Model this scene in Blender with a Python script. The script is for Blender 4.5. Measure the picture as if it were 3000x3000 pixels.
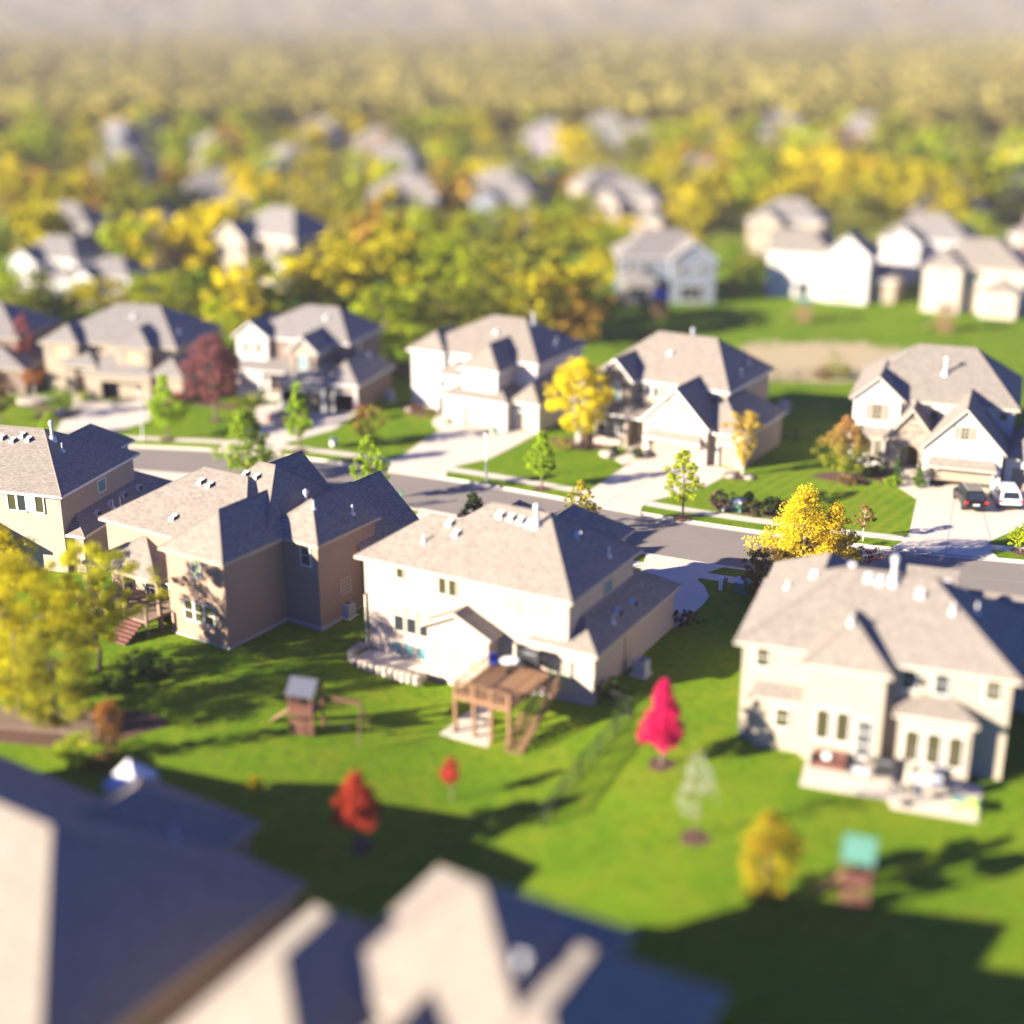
import bpy, math, random
import numpy as np
from math import radians as R, sin, cos, pi
from mathutils import Vector, Matrix

for o in list(bpy.data.objects): bpy.data.objects.remove(o)
S = bpy.context.scene
COL = S.collection

# ------------------------------------------------------------ camera, sky, sun, exposure
CAM_H = 38.0
PITCH = 19.602
cam_d = bpy.data.cameras.new('camera'); cam = bpy.data.objects.new('camera', cam_d); COL.objects.link(cam)
cam.location = (0, 0, CAM_H); cam.rotation_euler = (R(90 - PITCH), 0, 0)
cam_d.sensor_width = 36.0; cam_d.lens = 36.0 * 4100 / 3000
cam_d.clip_start = 1.0; cam_d.clip_end = 20000
cam_d.dof.use_dof = True
cam_d.dof.focus_distance = 100.0
cam_d.dof.aperture_fstop = 0.0492 / 1.95
S.camera = cam
S.render.resolution_x = 1024; S.render.resolution_y = 1024

SUN_AZ = 21.5      # direction the shadows run, degrees from +X towards +Y
SUN_EL = 18.5
w = bpy.data.worlds.new('World'); S.world = w; w.use_nodes = True
nt = w.node_tree; nt.nodes.clear()
sky = nt.nodes.new('ShaderNodeTexSky'); sky.sky_type = 'NISHITA'; sky.sun_disc = False
sky.sun_elevation = R(SUN_EL); sky.sun_rotation = R(90 - (SUN_AZ + 180))
sky.dust_density = 0.1; sky.ozone_density = 5.0; sky.air_density = 1.0
bg = nt.nodes.new('ShaderNodeBackground'); bg.inputs['Strength'].default_value = 0.050
out = nt.nodes.new('ShaderNodeOutputWorld')
hs = nt.nodes.new('ShaderNodeHueSaturation'); hs.inputs['Saturation'].default_value = 1.3
nt.links.new(sky.outputs[0], hs.inputs['Color']); tn = nt.nodes.new('ShaderNodeMix'); tn.data_type = 'RGBA'; tn.blend_type = 'MULTIPLY'; tn.inputs['Factor'].default_value = 1; tn.inputs['B'].default_value = (.23,.48,.98,1)
nt.links.new(hs.outputs[0], tn.inputs['A']); nt.links.new(tn.outputs['Result'], bg.inputs[0]); nt.links.new(bg.outputs[0], out.inputs[0])
sd = bpy.data.lights.new('sun', 'SUN'); sun = bpy.data.objects.new('sun', sd); COL.objects.link(sun)
sd.energy = 4.9; sd.angle = R(0.5); sd.color = (1.0, 0.89, 0.73)
az = R(SUN_AZ); el = R(SUN_EL)
dirv = Vector((cos(az) * cos(el), sin(az) * cos(el), -sin(el)))
sun.rotation_euler = dirv.to_track_quat('-Z', 'Y').to_euler()
sun.location = (-60, -20, 60)
S.view_settings.view_transform = 'Standard'; S.view_settings.look = 'None'
S.view_settings.exposure = 2.5; S.view_settings.gamma = 1.0

RNG = np.random.default_rng(7)

# ------------------------------------------------------------ materials
def sl(c):   # srgb 0-255 -> linear
    return tuple(((v/255)/12.92 if v/255 <= .04045 else ((v/255+.055)/1.055)**2.4) for v in c)
def mat(name):
    m = bpy.data.materials.new(name); m.use_nodes = True
    n = m.node_tree.nodes; n.clear()
    o = n.new('ShaderNodeOutputMaterial'); b = n.new('ShaderNodeBsdfPrincipled')
    m.node_tree.links.new(b.outputs[0], o.inputs[0])
    b.inputs['Specular IOR Level'].default_value = 0.25
    return m, n, m.node_tree.links, b
def rgb(c): return (c[0], c[1], c[2], 1)
def plain(name, c, rough=.7, var=.15, scale=3.0, metal=0, spec=.25, bump=0):
    m, n, l, b = mat(name)
    tc = n.new('ShaderNodeTexCoord'); nz = n.new('ShaderNodeTexNoise'); nz.inputs['Scale'].default_value = scale
    nz.inputs['Detail'].default_value = 4
    l.new(tc.outputs['Object'], nz.inputs['Vector'])
    mx = n.new('ShaderNodeMix'); mx.data_type = 'RGBA'
    mx.inputs['A'].default_value = rgb([v*(1-var) for v in c]); mx.inputs['B'].default_value = rgb([min(1, v*(1+var)) for v in c])
    l.new(nz.outputs[0], mx.inputs['Factor']); l.new(mx.outputs['Result'], b.inputs['Base Color'])
    b.inputs['Roughness'].default_value = rough; b.inputs['Metallic'].default_value = metal
    b.inputs['Specular IOR Level'].default_value = spec
    if bump:
        bp = n.new('ShaderNodeBump'); bp.inputs['Strength'].default_value = bump
        l.new(nz.outputs[0], bp.inputs['Height']); l.new(bp.outputs[0], b.inputs['Normal'])
    return m
def uvbrick(name, c1, c2, cm, bw, bh, mortar, rough=.9, bump=.3, noise=.35, nscale=1.2, offset=.5, smooth=.1):
    """courses laid in the UV of each face (metres along and up the face)"""
    m, n, l, b = mat(name)
    uv = n.new('ShaderNodeUVMap'); uv.uv_map = 'UVMap'
    br = n.new('ShaderNodeTexBrick'); br.inputs['Scale'].default_value = 1.0
    br.inputs['Brick Width'].default_value = bw; br.inputs['Row Height'].default_value = bh
    br.inputs['Mortar Size'].default_value = mortar; br.inputs['Mortar Smooth'].default_value = smooth
    br.offset = offset
    br.inputs['Color1'].default_value = rgb(c1); br.inputs['Color2'].default_value = rgb(c2); br.inputs['Mortar'].default_value = rgb(cm)
    l.new(uv.outputs[0], br.inputs['Vector'])
    nz = n.new('ShaderNodeTexNoise'); nz.inputs['Scale'].default_value = nscale; nz.inputs['Detail'].default_value = 8; nz.inputs['Roughness'].default_value = .75
    l.new(uv.outputs[0], nz.inputs['Vector'])
    mr = n.new('ShaderNodeMapRange'); mr.inputs['From Min'].default_value = .3; mr.inputs['From Max'].default_value = .7
    mr.inputs['To Min'].default_value = 1-noise; mr.inputs['To Max'].default_value = 1+noise
    l.new(nz.outputs[0], mr.inputs['Value'])
    mu = n.new('ShaderNodeMix'); mu.data_type = 'RGBA'; mu.blend_type = 'MULTIPLY'; mu.inputs['Factor'].default_value = 1
    l.new(br.outputs['Color'], mu.inputs['A']); l.new(mr.outputs[0], mu.inputs['B']); l.new(mu.outputs['Result'], b.inputs['Base Color'])
    b.inputs['Roughness'].default_value = rough
    if bump:
        bp = n.new('ShaderNodeBump'); bp.inputs['Strength'].default_value = bump; bp.inputs['Distance'].default_value = .03
        inv = n.new('ShaderNodeMath'); inv.operation = 'SUBTRACT'; inv.inputs[0].default_value = 1
        l.new(br.outputs['Fac'], inv.inputs[1]); l.new(inv.outputs[0], bp.inputs['Height']); l.new(bp.outputs[0], b.inputs['Normal'])
    return m
def siding(name, c, step, vertical=False, bump=.35, var=.08):
    m, n, l, b = mat(name)
    uv = n.new('ShaderNodeUVMap'); uv.uv_map = 'UVMap'
    sp = n.new('ShaderNodeSeparateXYZ'); l.new(uv.outputs[0], sp.inputs[0])
    mo = n.new('ShaderNodeMath'); mo.operation = 'MULTIPLY'; mo.inputs[1].default_value = 1/step
    l.new(sp.outputs['X' if vertical else 'Y'], mo.inputs[0])
    fr = n.new('ShaderNodeMath'); fr.operation = 'FRACT'; l.new(mo.outputs[0], fr.inputs[0])
    nz = n.new('ShaderNodeTexNoise'); nz.inputs['Scale'].default_value = .6; nz.inputs['Detail'].default_value = 6
    l.new(uv.outputs[0], nz.inputs['Vector'])
    mx = n.new('ShaderNodeMix'); mx.data_type = 'RGBA'
    mx.inputs['A'].default_value = rgb([v*(1-var) for v in c]); mx.inputs['B'].default_value = rgb([min(1, v*(1+var)) for v in c])
    l.new(nz.outputs[0], mx.inputs['Factor'])
    gr = n.new('ShaderNodeMath'); gr.operation = 'GREATER_THAN'; gr.inputs[1].default_value = .12; l.new(fr.outputs[0], gr.inputs[0])
    gm = n.new('ShaderNodeMapRange'); gm.inputs['To Min'].default_value = .78; l.new(gr.outputs[0], gm.inputs['Value'])
    mu = n.new('ShaderNodeMix'); mu.data_type = 'RGBA'; mu.blend_type = 'MULTIPLY'; mu.inputs['Factor'].default_value = 1
    l.new(mx.outputs['Result'], mu.inputs['A']); l.new(gm.outputs[0], mu.inputs['B']); l.new(mu.outputs['Result'], b.inputs['Base Color'])
    b.inputs['Roughness'].default_value = .75
    bp = n.new('ShaderNodeBump'); bp.inputs['Strength'].default_value = bump; bp.inputs['Distance'].default_value = .02
    l.new(gr.outputs[0] if vertical else fr.outputs[0], bp.inputs['Height']); l.new(bp.outputs[0], b.inputs['Normal'])
    return m
def glass(name, c=(.02,.025,.03), rough=.06, spec=.8):
    m, n, l, b = mat(name)
    b.inputs['Base Color'].default_value = rgb(c); b.inputs['Roughness'].default_value = rough
    b.inputs['Specular IOR Level'].default_value = spec
    return m
M = {}
def shingle(name, c, k=1.0):
    return uvbrick(name, [v*.84*k for v in c], [v*1.16*k for v in c], [v*.55*k for v in c], .33, .145, .01, bump=.5, noise=.22, nscale=3.5)
M['sh_tan'] = shingle('shingle_weathered', (.208,.178,.146))
M['sh_tan2'] = shingle('shingle_driftwood', (.202,.176,.146))
M['sh_gray'] = shingle('shingle_gray', (.19,.174,.158))
M['trim'] = plain('trim_cream', (.38,.335,.275), .5, .05)
M['trimw'] = plain('trim_white', (.52,.50,.47), .45, .04)
M['trimtan'] = plain('trim_tan', (.34,.28,.20), .5, .06)
M['stucco'] = plain('stucco_cream', (.36,.295,.24), .85, .06, 1.5, bump=.1)  # base lowered until the unlit side wall turns brownish
M['stucco_tan'] = plain('stucco_tan', (.30,.245,.175), .85, .08, 1.5, bump=.1)
M['siding_cream'] = siding('siding_cream', (.42,.365,.295), .2)
M['siding_white'] = siding('siding_white', (.48,.455,.425), .2)
M['siding_tan'] = siding('siding_tan', (.28,.225,.165), .2)
M['board_beige'] = siding('board_batten_beige', (.28,.235,.19), .3, True)
M['board_brown'] = siding('board_batten_brown', (.27,.185,.13), .3, True)
M['board_sand'] = siding('board_batten_sand', (.30,.26,.20), .3, True)
M['siding_brown'] = siding('siding_brown', (.19,.135,.105), .2)
M['siding_gray'] = siding('siding_gray', (.14,.13,.135), .2)
M['siding_blue'] = siding('siding_bluegray', (.16,.18,.21), .2)
M['stone'] = uvbrick('stone_veneer', (.30,.25,.19), (.13,.105,.08), (.24,.21,.18), .55, .22, .02, bump=.7, noise=.5, nscale=3)
M['concrete'] = plain('concrete_pale', (.50,.435,.345), .85, .07, .35)  # lightened and warmed: sunlit glare baked in against the blue skylight
M['foundation'] = plain('concrete_foundation', (.32,.30,.28), .9, .1, 1)
M['glass'] = glass('window_glass_dark')
M['glass_olive'] = glass('window_glass_blind', (.045,.04,.018), .12)
M['glass_pale'] = glass('window_glass_pale_blind', (.30,.32,.21), .2, .5)
M['glass_sky'] = glass('window_glass_teal', (.10,.22,.23), .15, .8)
M['gdoor'] = siding('garage_door_panel', (.33,.28,.23), .52, False, .5)
M['gdoor_tan'] = siding('garage_door_tan', (.27,.215,.16), .52, False, .5)
M['door_red'] = plain('door_red', (.30,.02,.015), .4)
M['door_brown'] = plain('door_brown', (.10,.04,.02), .4)
M['dark'] = plain('near_black_matt', (.03,.028,.03), .9)
M['metal'] = plain('galvanised_metal', (.42,.42,.43), .35, .08, metal=.2)
M['metalw'] = plain('white_painted_metal', (.50,.49,.48), .4, .03)
M['black'] = plain('black_metal', (.02,.02,.022), .5)
M['rubber'] = plain('rubber', (.015,.015,.016), .8)
M['wood'] = plain('cedar_wood', (.19,.105,.055), .7, .3, 4)
M['wood_red'] = plain('red_stained_wood', (.11,.045,.033), .7, .3, 4)
M['wood_gray'] = plain('weathered_wood', (.19,.135,.095), .8, .3, 4)
M['bark'] = plain('bark', (.13,.095,.07), .95, .35, 6, bump=.4)
M['bark_pale'] = plain('bark_pale', (.50,.46,.40), .9, .3, 6)
M['mulch'] = plain('mulch', (.085,.045,.03), .95, .5, 8, bump=.5)
M['rock'] = plain('landscape_rock', (.30,.26,.21), .9, .35, 2.5, bump=.6)
M['ac'] = siding('condenser_grille', (.36,.38,.40), .08, False, .6)
M['shutter'] = siding('shutter_taupe', (.24,.19,.15), .12, False, .4)
M['shutter_d'] = siding('shutter_dark', (.09,.07,.055), .12, False, .4)
M['green_box'] = plain('green_utility_paint', (.06,.15,.11), .5)
M['teal'] = plain('teal_canvas', (.05,.14,.11), .7)
M['blue'] = plain('blue_fabric', (.03,.05,.32), .7)
M['slate'] = plain('blue_gray_roof_panel', (.05,.055,.08), .6)
M['red'] = plain('red_paint', (.45,.03,.02), .5)
M['brick'] = uvbrick('chimney_brick', (.17,.09,.075), (.12,.065,.055), (.2,.18,.16), .22, .075, .01)
M['pink'] = plain('pink_fabric', (.55,.15,.30), .7)
M['white'] = plain('white_plastic', (.60,.60,.60), .45, .03)
M['umber'] = plain('beige_canvas', (.36,.31,.25), .8)
M['lime'] = plain('lime_plastic', (.40,.62,.12), .6)
# ------------------------------------------------------------ mesh builder
class MB:
    def __init__(s): s.v = []; s.f = []; s.m = []; s.mats = []
    def mi(s, m):
        if m not in s.mats: s.mats.append(m)
        return s.mats.index(m)
    def face(s, pts, m):
        b = len(s.v); s.v += [tuple(p) for p in pts]; s.f.append(tuple(range(b, b+len(pts)))); s.m.append(s.mi(m))
    def box(s, x0, x1, y0, y1, z0, z1, m, skip=''):
        P = lambda x, y, z: (x, y, z)
        if 'f' not in skip: s.face([P(x0,y0,z0),P(x1,y0,z0),P(x1,y0,z1),P(x0,y0,z1)], m)
        if 'b' not in skip: s.face([P(x1,y1,z0),P(x0,y1,z0),P(x0,y1,z1),P(x1,y1,z1)], m)
        if 'l' not in skip: s.face([P(x0,y1,z0),P(x0,y0,z0),P(x0,y0,z1),P(x0,y1,z1)], m)
        if 'r' not in skip: s.face([P(x1,y0,z0),P(x1,y1,z0),P(x1,y1,z1),P(x1,y0,z1)], m)
        if 't' not in skip: s.face([P(x0,y0,z1),P(x1,y0,z1),P(x1,y1,z1),P(x0,y1,z1)], m)
        if 'd' not in skip: s.face([P(x0,y1,z0),P(x1,y1,z0),P(x1,y0,z0),P(x0,y0,z0)], m)
    def bar(s, a, b, r, m, r2=None, n=6):
        a = Vector(a); b = Vector(b); d = (b-a)
        if d.length < 1e-6: return
        d.normalize(); t = d.orthogonal().normalized(); u = d.cross(t); r2 = r if r2 is None else r2
        A = [a+(t*cos(2*pi*k/n)+u*sin(2*pi*k/n))*r for k in range(n)]
        B = [b+(t*cos(2*pi*k/n)+u*sin(2*pi*k/n))*r2 for k in range(n)]
        for k in range(n):
            s.face([A[k], A[(k+1)%n], B[(k+1)%n], B[k]], m)
        s.face(B, m); s.face(A[::-1], m)
    def lathe(s, prof, cx, cy, m, n=16):
        for (r0,z0),(r1,z1) in zip(prof[:-1], prof[1:]):
            for k in range(n):
                a0 = 2*pi*k/n; a1 = 2*pi*(k+1)/n
                pts = [(cx+r0*cos(a0),cy+r0*sin(a0),z0),(cx+r0*cos(a1),cy+r0*sin(a1),z0),(cx+r1*cos(a1),cy+r1*sin(a1),z1),(cx+r1*cos(a0),cy+r1*sin(a0),z1)]
                if r0 < 1e-5: pts = pts[1:] if False else [pts[0], pts[2], pts[3]]
                elif r1 < 1e-5: pts = pts[:3]
                s.face(pts, m)
    def poly_prism(s, pts, z0, z1, m):
        n = len(pts)
        s.face([(x,y,z1) for x,y in pts], m)
        for i in range(n):
            a = pts[i]; b = pts[(i+1)%n]
            s.face([(a[0],a[1],z0),(b[0],b[1],z0),(b[0],b[1],z1),(a[0],a[1],z1)], m)
    def build(s, name, parent=None, smooth=False, loc=None, rz=0, link=True):
        me = bpy.data.meshes.new(name); me.from_pydata(s.v, [], s.f)
        for m in s.mats: me.materials.append(m)
        me.polygons.foreach_set('material_index', s.m)
        uvl = me.uv_layers.new(name='UVMap'); uvs = np.zeros((len(me.loops), 2), np.float32); i = 0
        for f in s.f:
            p = [Vector(s.v[k]) for k in f]
            n = Vector((0,0,0))
            for k in range(len(p)): n += (p[k]-p[0]).cross(p[(k+1)%len(p)]-p[0])
            if n.length < 1e-12: n = Vector((0,0,1))
            n.normalize()
            t = Vector((0,0,1)).cross(n) if abs(n.z) < .999 else Vector((1,0,0))
            t.normalize(); b = n.cross(t)
            for q in p: uvs[i] = (q.dot(t), q.dot(b)); i += 1
        uvl.data.foreach_set('uv', uvs.ravel())
        if smooth: me.polygons.foreach_set('use_smooth', [True]*len(s.f))
        me.update()
        o = bpy.data.objects.new(name, me)
        if link: COL.objects.link(o)
        if parent: o.parent = parent
        if loc is not None: o.location = loc
        o.rotation_euler.z = rz
        return o
def tag(o, label=None, cat=None, group=None, kind=None):
    if label: o['label'] = label
    if cat: o['category'] = cat
    if group: o['group'] = group
    if kind: o['kind'] = kind
    return o
def empty(name, loc, rz=0, label=None, cat=None, group=None):
    o = bpy.data.objects.new(name, None); COL.objects.link(o); o.location = loc; o.rotation_euler.z = rz
    o.empty_display_size = .5
    return tag(o, label, cat, group)
KIDS = {}
def kids(o): return [c for c in bpy.data.objects if c.parent == o]
def copy_tree(o, parent=None, kid_map=None):
    c = o.copy(); COL.objects.link(c); c.parent = parent
    for ch in kids(o): copy_tree(ch, c)
    return c
# ------------------------------------------------------------ terrain
def sstep(a, b, x):
    t = min(1, max(0, (x-a)/(b-a))); return t*t*(3-2*t)
def zg(x, y):
    """ground height: the lawns fall about a metre behind the middle house"""
    v = (x-3.46)*.491 + (y-74.21)*.871
    s = 1 - sstep(-1.5, 5.5, v)
    wx = math.exp(-((x+3)/8.0)**2)
    return -0.9*s*wx*sstep(25, 45, y)
# ------------------------------------------------------------ ground, street, pavements
def ground_mat():
    m, n, l, b = mat('grass')
    tc = n.new('ShaderNodeTexCoord')
    def noise(sc, det=5, rough=.6):
        z = n.new('ShaderNodeTexNoise'); z.inputs['Scale'].default_value = sc; z.inputs['Detail'].default_value = det; z.inputs['Roughness'].default_value = rough
        l.new(tc.outputs['Object'], z.inputs['Vector']); return z.outputs[0]
    def mix(a, b_, f):
        x = n.new('ShaderNodeMix'); x.data_type = 'RGBA'
        for s, v in (('A', a), ('B', b_)):
            if isinstance(v, tuple): x.inputs[s].default_value = rgb(v)
            else: l.new(v, x.inputs[s])
        if isinstance(f, float): x.inputs['Factor'].default_value = f
        else: l.new(f, x.inputs['Factor'])
        return x.outputs['Result']
    def mrange(v, a, b_, c=0., d=1.):
        r = n.new('ShaderNodeMapRange'); r.inputs['From Min'].default_value = a; r.inputs['From Max'].default_value = b_
        r.inputs['To Min'].default_value = c; r.inputs['To Max'].default_value = d; l.new(v, r.inputs['Value']); return r.outputs[0]
    def math_(op, a, b_):
        x = n.new('ShaderNodeMath'); x.operation = op
        for i, v in enumerate((a, b_)):
            if isinstance(v, (int, float)): x.inputs[i].default_value = v
            else: l.new(v, x.inputs[i])
        return x.outputs[0]
    c = mix((.072,.150,.004), (.125,.205,.006), mrange(noise(.09), .35, .65))
    c = mix(c, (.19,.20,.012), mrange(noise(.3, 7, .75), .45, .7, 0, .85))
    c = mix(c, (.048,.105,.004), mrange(noise(1.6, 7, .8), .46, .66, 0, .9))
    c = mix(c, (.17,.21,.02), mrange(noise(9, 3, .8), .52, .75, 0, .5))
    sp = n.new('ShaderNodeSeparateXYZ'); l.new(tc.outputs['Object'], sp.inputs[0])
    # mowing stripes
    st = math_('SINE', math_('MULTIPLY', math_('ADD', math_('MULTIPLY', sp.outputs['X'], .80), math_('MULTIPLY', sp.outputs['Y'], -.60)), 5.6), 0)
    reg = math_('MULTIPLY', mrange(sp.outputs['X'], 16, 20), math_('MULTIPLY', mrange(sp.outputs['Y'], 98, 103), mrange(sp.outputs['Y'], 122, 116)))
    c = mix(c, (.19,.22,.02), math_('MULTIPLY', mrange(st, .0, .8, 0, .38), reg))
    c = mix(c, (.23,.19,.05), mrange(noise(18, 2, .9), .66, .74, 0, .55))
    # bare soil behind the houses
    dx = math_('DIVIDE', math_('SUBTRACT', sp.outputs['X'], 36.5), 13.); dy = math_('DIVIDE', math_('SUBTRACT', sp.outputs['Y'], 159.), 10.)
    d2 = math_('ADD', math_('MULTIPLY', dx, dx), math_('MULTIPLY', dy, dy))
    d2 = math_('ADD', d2, mrange(noise(.25, 5, .7), .3, .7, -.6, .6))
    c = mix(c, (.42,.32,.20), mrange(d2, 1.15, .75, 0, .85))
    # far away: dry autumn ground
    c = mix(c, (.20,.18,.03), mrange(math_('ADD', sp.outputs['Y'], mrange(noise(.02), .3, .7, -60., 60.)), 215, 300))
    l.new(c, b.inputs['Base Color']); b.inputs['Roughness'].default_value = .95; b.inputs['Specular IOR Level'].default_value = .05
    bp = n.new('ShaderNodeBump'); bp.inputs['Strength'].default_value = .9; bp.inputs['Distance'].default_value = .12
    l.new(noise(5, 6, .8), bp.inputs['Height']); l.new(bp.outputs[0], b.inputs['Normal'])
    return m
M['grass'] = ground_mat()
def asphalt_mat():
    m, n, l, b = mat('asphalt')
    tc = n.new('ShaderNodeTexCoord')
    nz = n.new('ShaderNodeTexNoise'); nz.inputs['Scale'].default_value = .25; nz.inputs['Detail'].default_value = 7
    l.new(tc.outputs['Object'], nz.inputs['Vector'])
    n2 = n.new('ShaderNodeTexNoise'); n2.inputs['Scale'].default_value = 14; n2.inputs['Detail'].default_value = 4; l.new(tc.outputs['Object'], n2.inputs['Vector'])
    mx = n.new('ShaderNodeMix'); mx.data_type = 'RGBA'; mx.inputs['A'].default_value = (.185,.160,.135,1); mx.inputs['B'].default_value = (.25,.215,.18,1)  # greys raised and yellowed to carry low sunshine on the road
    l.new(nz.outputs[0], mx.inputs['Factor'])
    m2 = n.new('ShaderNodeMix'); m2.data_type = 'RGBA'; m2.blend_type = 'MULTIPLY'; m2.inputs['Factor'].default_value = .35
    l.new(mx.outputs['Result'], m2.inputs['A']); l.new(n2.outputs[0], m2.inputs['B']); l.new(m2.outputs['Result'], b.inputs['Base Color'])
    b.inputs['Roughness'].default_value = .9
    return m
M['asphalt'] = asphalt_mat()
KF = [(-2200,330),(-400,152),(-120,132),(-60,127.3),(-36,124.9),(-27,123.6),(-20,121.5),(-14,118.9),(-8.5,116.3),(-5.7,115.1),(-.4,112.3),(4.4,109.6),(10.3,106.1),(14.4,103.9),(18.7,102.0),(25.4,99.2),(32.6,96.9),(37.6,95.5),(60,91),(120,84),(400,70),(2200,20)]
xs = np.concatenate([[-2200,-1500,-600,-300,-160], np.arange(-110,110.1,1.2), [160,300,600,1500,2200]])
def ysm(x):
    if abs(x) > 105: return float(np.interp(x, [k[0] for k in KF], [k[1] for k in KF]))
    q = np.linspace(x-3.5, x+3.5, 21)
    return float(np.interp(q, [k[0] for k in KF], [k[1] for k in KF]).mean())
EDGE = [Vector((x, ysm(x), 0)) for x in xs]
NRM = []
for i in range(len(EDGE)):
    a = EDGE[max(0,i-1)]; b = EDGE[min(len(EDGE)-1,i+1)]; d = (b-a).normalized(); NRM.append(Vector((-d.y, d.x, 0)))
def off(i, o): return EDGE[i] + NRM[i]*o
ROADW = 7.4; ZR = -.10
def strip(mb, o0, o1, z0, z1, m, i0=0, i1=None):
    i1 = len(EDGE)-1 if i1 is None else i1
    for i in range(i0, i1):
        a, b, c, d = off(i,o0), off(i+1,o0), off(i+1,o1), off(i,o1)
        mb.face([(a.x,a.y,z0),(b.x,b.y,z0),(c.x,c.y,z1),(d.x,d.y,z1)], m)
g = MB()
N = len(EDGE)
FARY = [0, 3, 8, 20, 60, 200, 800, 3250]
for i in range(N-1):                      # far side sheet
    for k in range(len(FARY)-1):
        p = [off(i,.5)+Vector((0,FARY[k],0)), off(i+1,.5)+Vector((0,FARY[k],0)), off(i+1,.5)+Vector((0,FARY[k+1],0)), off(i,.5)+Vector((0,FARY[k+1],0))]
        g.face([(q.x,q.y,zg(q.x,q.y)) for q in p], M['grass'])
rows = [0,2,5,8,11,14,16]+[17+1.2*k for k in range(24)]+[50,60,75,100,400]
for i in range(N-1):                      # near side sheet
    for k in range(len(rows)-1):
        a, b = off(i,-ROADW-.5), off(i+1,-ROADW-.5)
        p = [a-Vector((0,rows[k],0)), a-Vector((0,rows[k+1],0)), b-Vector((0,rows[k+1],0)), b-Vector((0,rows[k],0))]
        g.face([(q.x,q.y,zg(q.x,q.y)) for q in p], M['grass'])
tag(g.build('ground', smooth=True), kind='structure')
r = MB(); strip(r, 0, -ROADW, ZR, ZR, M['asphalt']); tag(r.build('road'), kind='structure')
k = MB()
for s, o in ((1, 0), (-1, -ROADW)):
    strip(k, o-.02*s, o+.42*s, ZR+.004, ZR+.02, M['concrete'])
    strip(k, o+.42*s, o+.46*s, ZR+.02, .018, M['concrete'])
    strip(k, o+.46*s, o+.60*s, .018, .018, M['concrete'])
    strip(k, o+.60*s, o+.601*s, .018, -.05, M['concrete'])
tag(k.build('kerb'), kind='structure')
k = MB(); strip(k, 2.15, 3.35, .012, .012, M['concrete']); tag(k.build('pavement'), kind='structure')
k = MB(); strip(k, -ROADW-2.15, -ROADW-3.35, .012, .012, M['concrete']); tag(k.build('pavement'), kind='structure')
def slab(name, pts, z, m, joints=(), thick=.05):
    mb = MB(); mb.poly_prism([(p[0],p[1]) for p in pts], z-thick, z, m)
    o = mb.build(name); tag(o, kind='structure'); return o
M['joint'] = plain('joint_shadow', (.22,.20,.18), .95)
def joint(a, b, z):
    a = Vector((a[0],a[1],0)); b = Vector((b[0],b[1],0)); d = (b-a).normalized(); n_ = Vector((-d.y,d.x,0))*.025
    return [(a.x-n_.x,a.y-n_.y,z),(b.x-n_.x,b.y-n_.y,z),(b.x+n_.x,b.y+n_.y,z),(a.x+n_.x,a.y+n_.y,z)]
DR = [
 [(-45.48, 140.74),(-37.85, 141.28),(-36.21, 136.26),(-35.87, 133.75),(-38.37, 129.43),(-37.92, 126.91),(-38.14, 124.81),(-44.50, 124.81),(-43.74, 127.48),(-44.06, 129.66)],
 [(-24.28, 137.42),(-15.70, 136.64),(-15.92, 135.50),(-17.24, 130.48),(-21.12, 126.13),(-21.37, 124.48),(-21.15, 122.45),(-27.17, 123.94),(-26.91, 126.24),(-26.35, 128.05),(-25.14, 133.75),(-25.94, 136.01),(-25.56, 137.81)],
 [(-7.29, 132.77),(2.56, 129.43),(0.10, 124.70),(-2.07, 120.99),(-4.81, 118.96),(-5.69, 117.58),(-5.75, 115.46),(-11.71, 117.77),(-11.25, 120.28),(-10.19, 121.72),(-6.95, 130.48)],
 [(11.73, 122.56),(20.05, 117.68),(19.51, 117.29),(16.60, 113.22),(13.17, 110.54),(11.43, 109.32),(10.60, 107.88),(10.33, 106.06),(4.67, 109.58),(5.72, 110.98),(6.55, 112.05),(10.21, 119.06)],
 [(32.88, 113.22),(33.64, 109.93),(30.74, 101.51),(30.09, 100.24),(28.59, 98.57),(36.07, 96.26),(35.94, 98.43),(36.48, 99.95),(39.88, 102.96),(44.21, 106.71),(47.23, 112.59),(41.97, 113.32),(35.13, 113.87)],
 [(10.08, 97.51),(9.05, 92.87),(8.87, 82.93),(10.91, 84.33),(12.96, 87.71),(13.66, 89.31),(13.53, 91.28),(13.18, 92.29),(13.90, 93.51),(15.42, 94.70)],
 [(-33.51, 117.87),(-37.35, 116.51),(-33.71, 111.87),(-27.86, 112.77),(-27.98, 116.70)],
 [(-7.46, 107.63),(-7.69, 105.98),(-8.43, 104.77),(-9.23, 101.21),(-4.37, 98.29),(-2.71, 104.29),(-4.06, 105.81)],
]
for p in DR: slab('driveway', p, .024, M['concrete'])
jm = MB()
for a, b in (((0.00, 130.13),(-8.55, 116.99)),((-10.19, 121.72),(-4.81, 118.96)),((15.68, 120.28),(7.13, 108.13)),((6.55, 112.05),(11.43, 109.32)),((37.73, 112.77),(32.32, 97.23)),((38.13, 106.71),(36.52, 99.58)),((30.35, 100.84),(36.45, 99.88)),((33.57, 109.23),(41.74, 108.38)),((-41.01, 141.01),(-41.14, 125.80)),((-19.48, 136.52),(-24.07, 123.41)),((-40.85, 134.62),(-35.88, 134.62))):
    jm.face(joint(a, b, .0285), M['joint'])
tag(jm.build('driveway_joints'), kind='structure')
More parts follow.
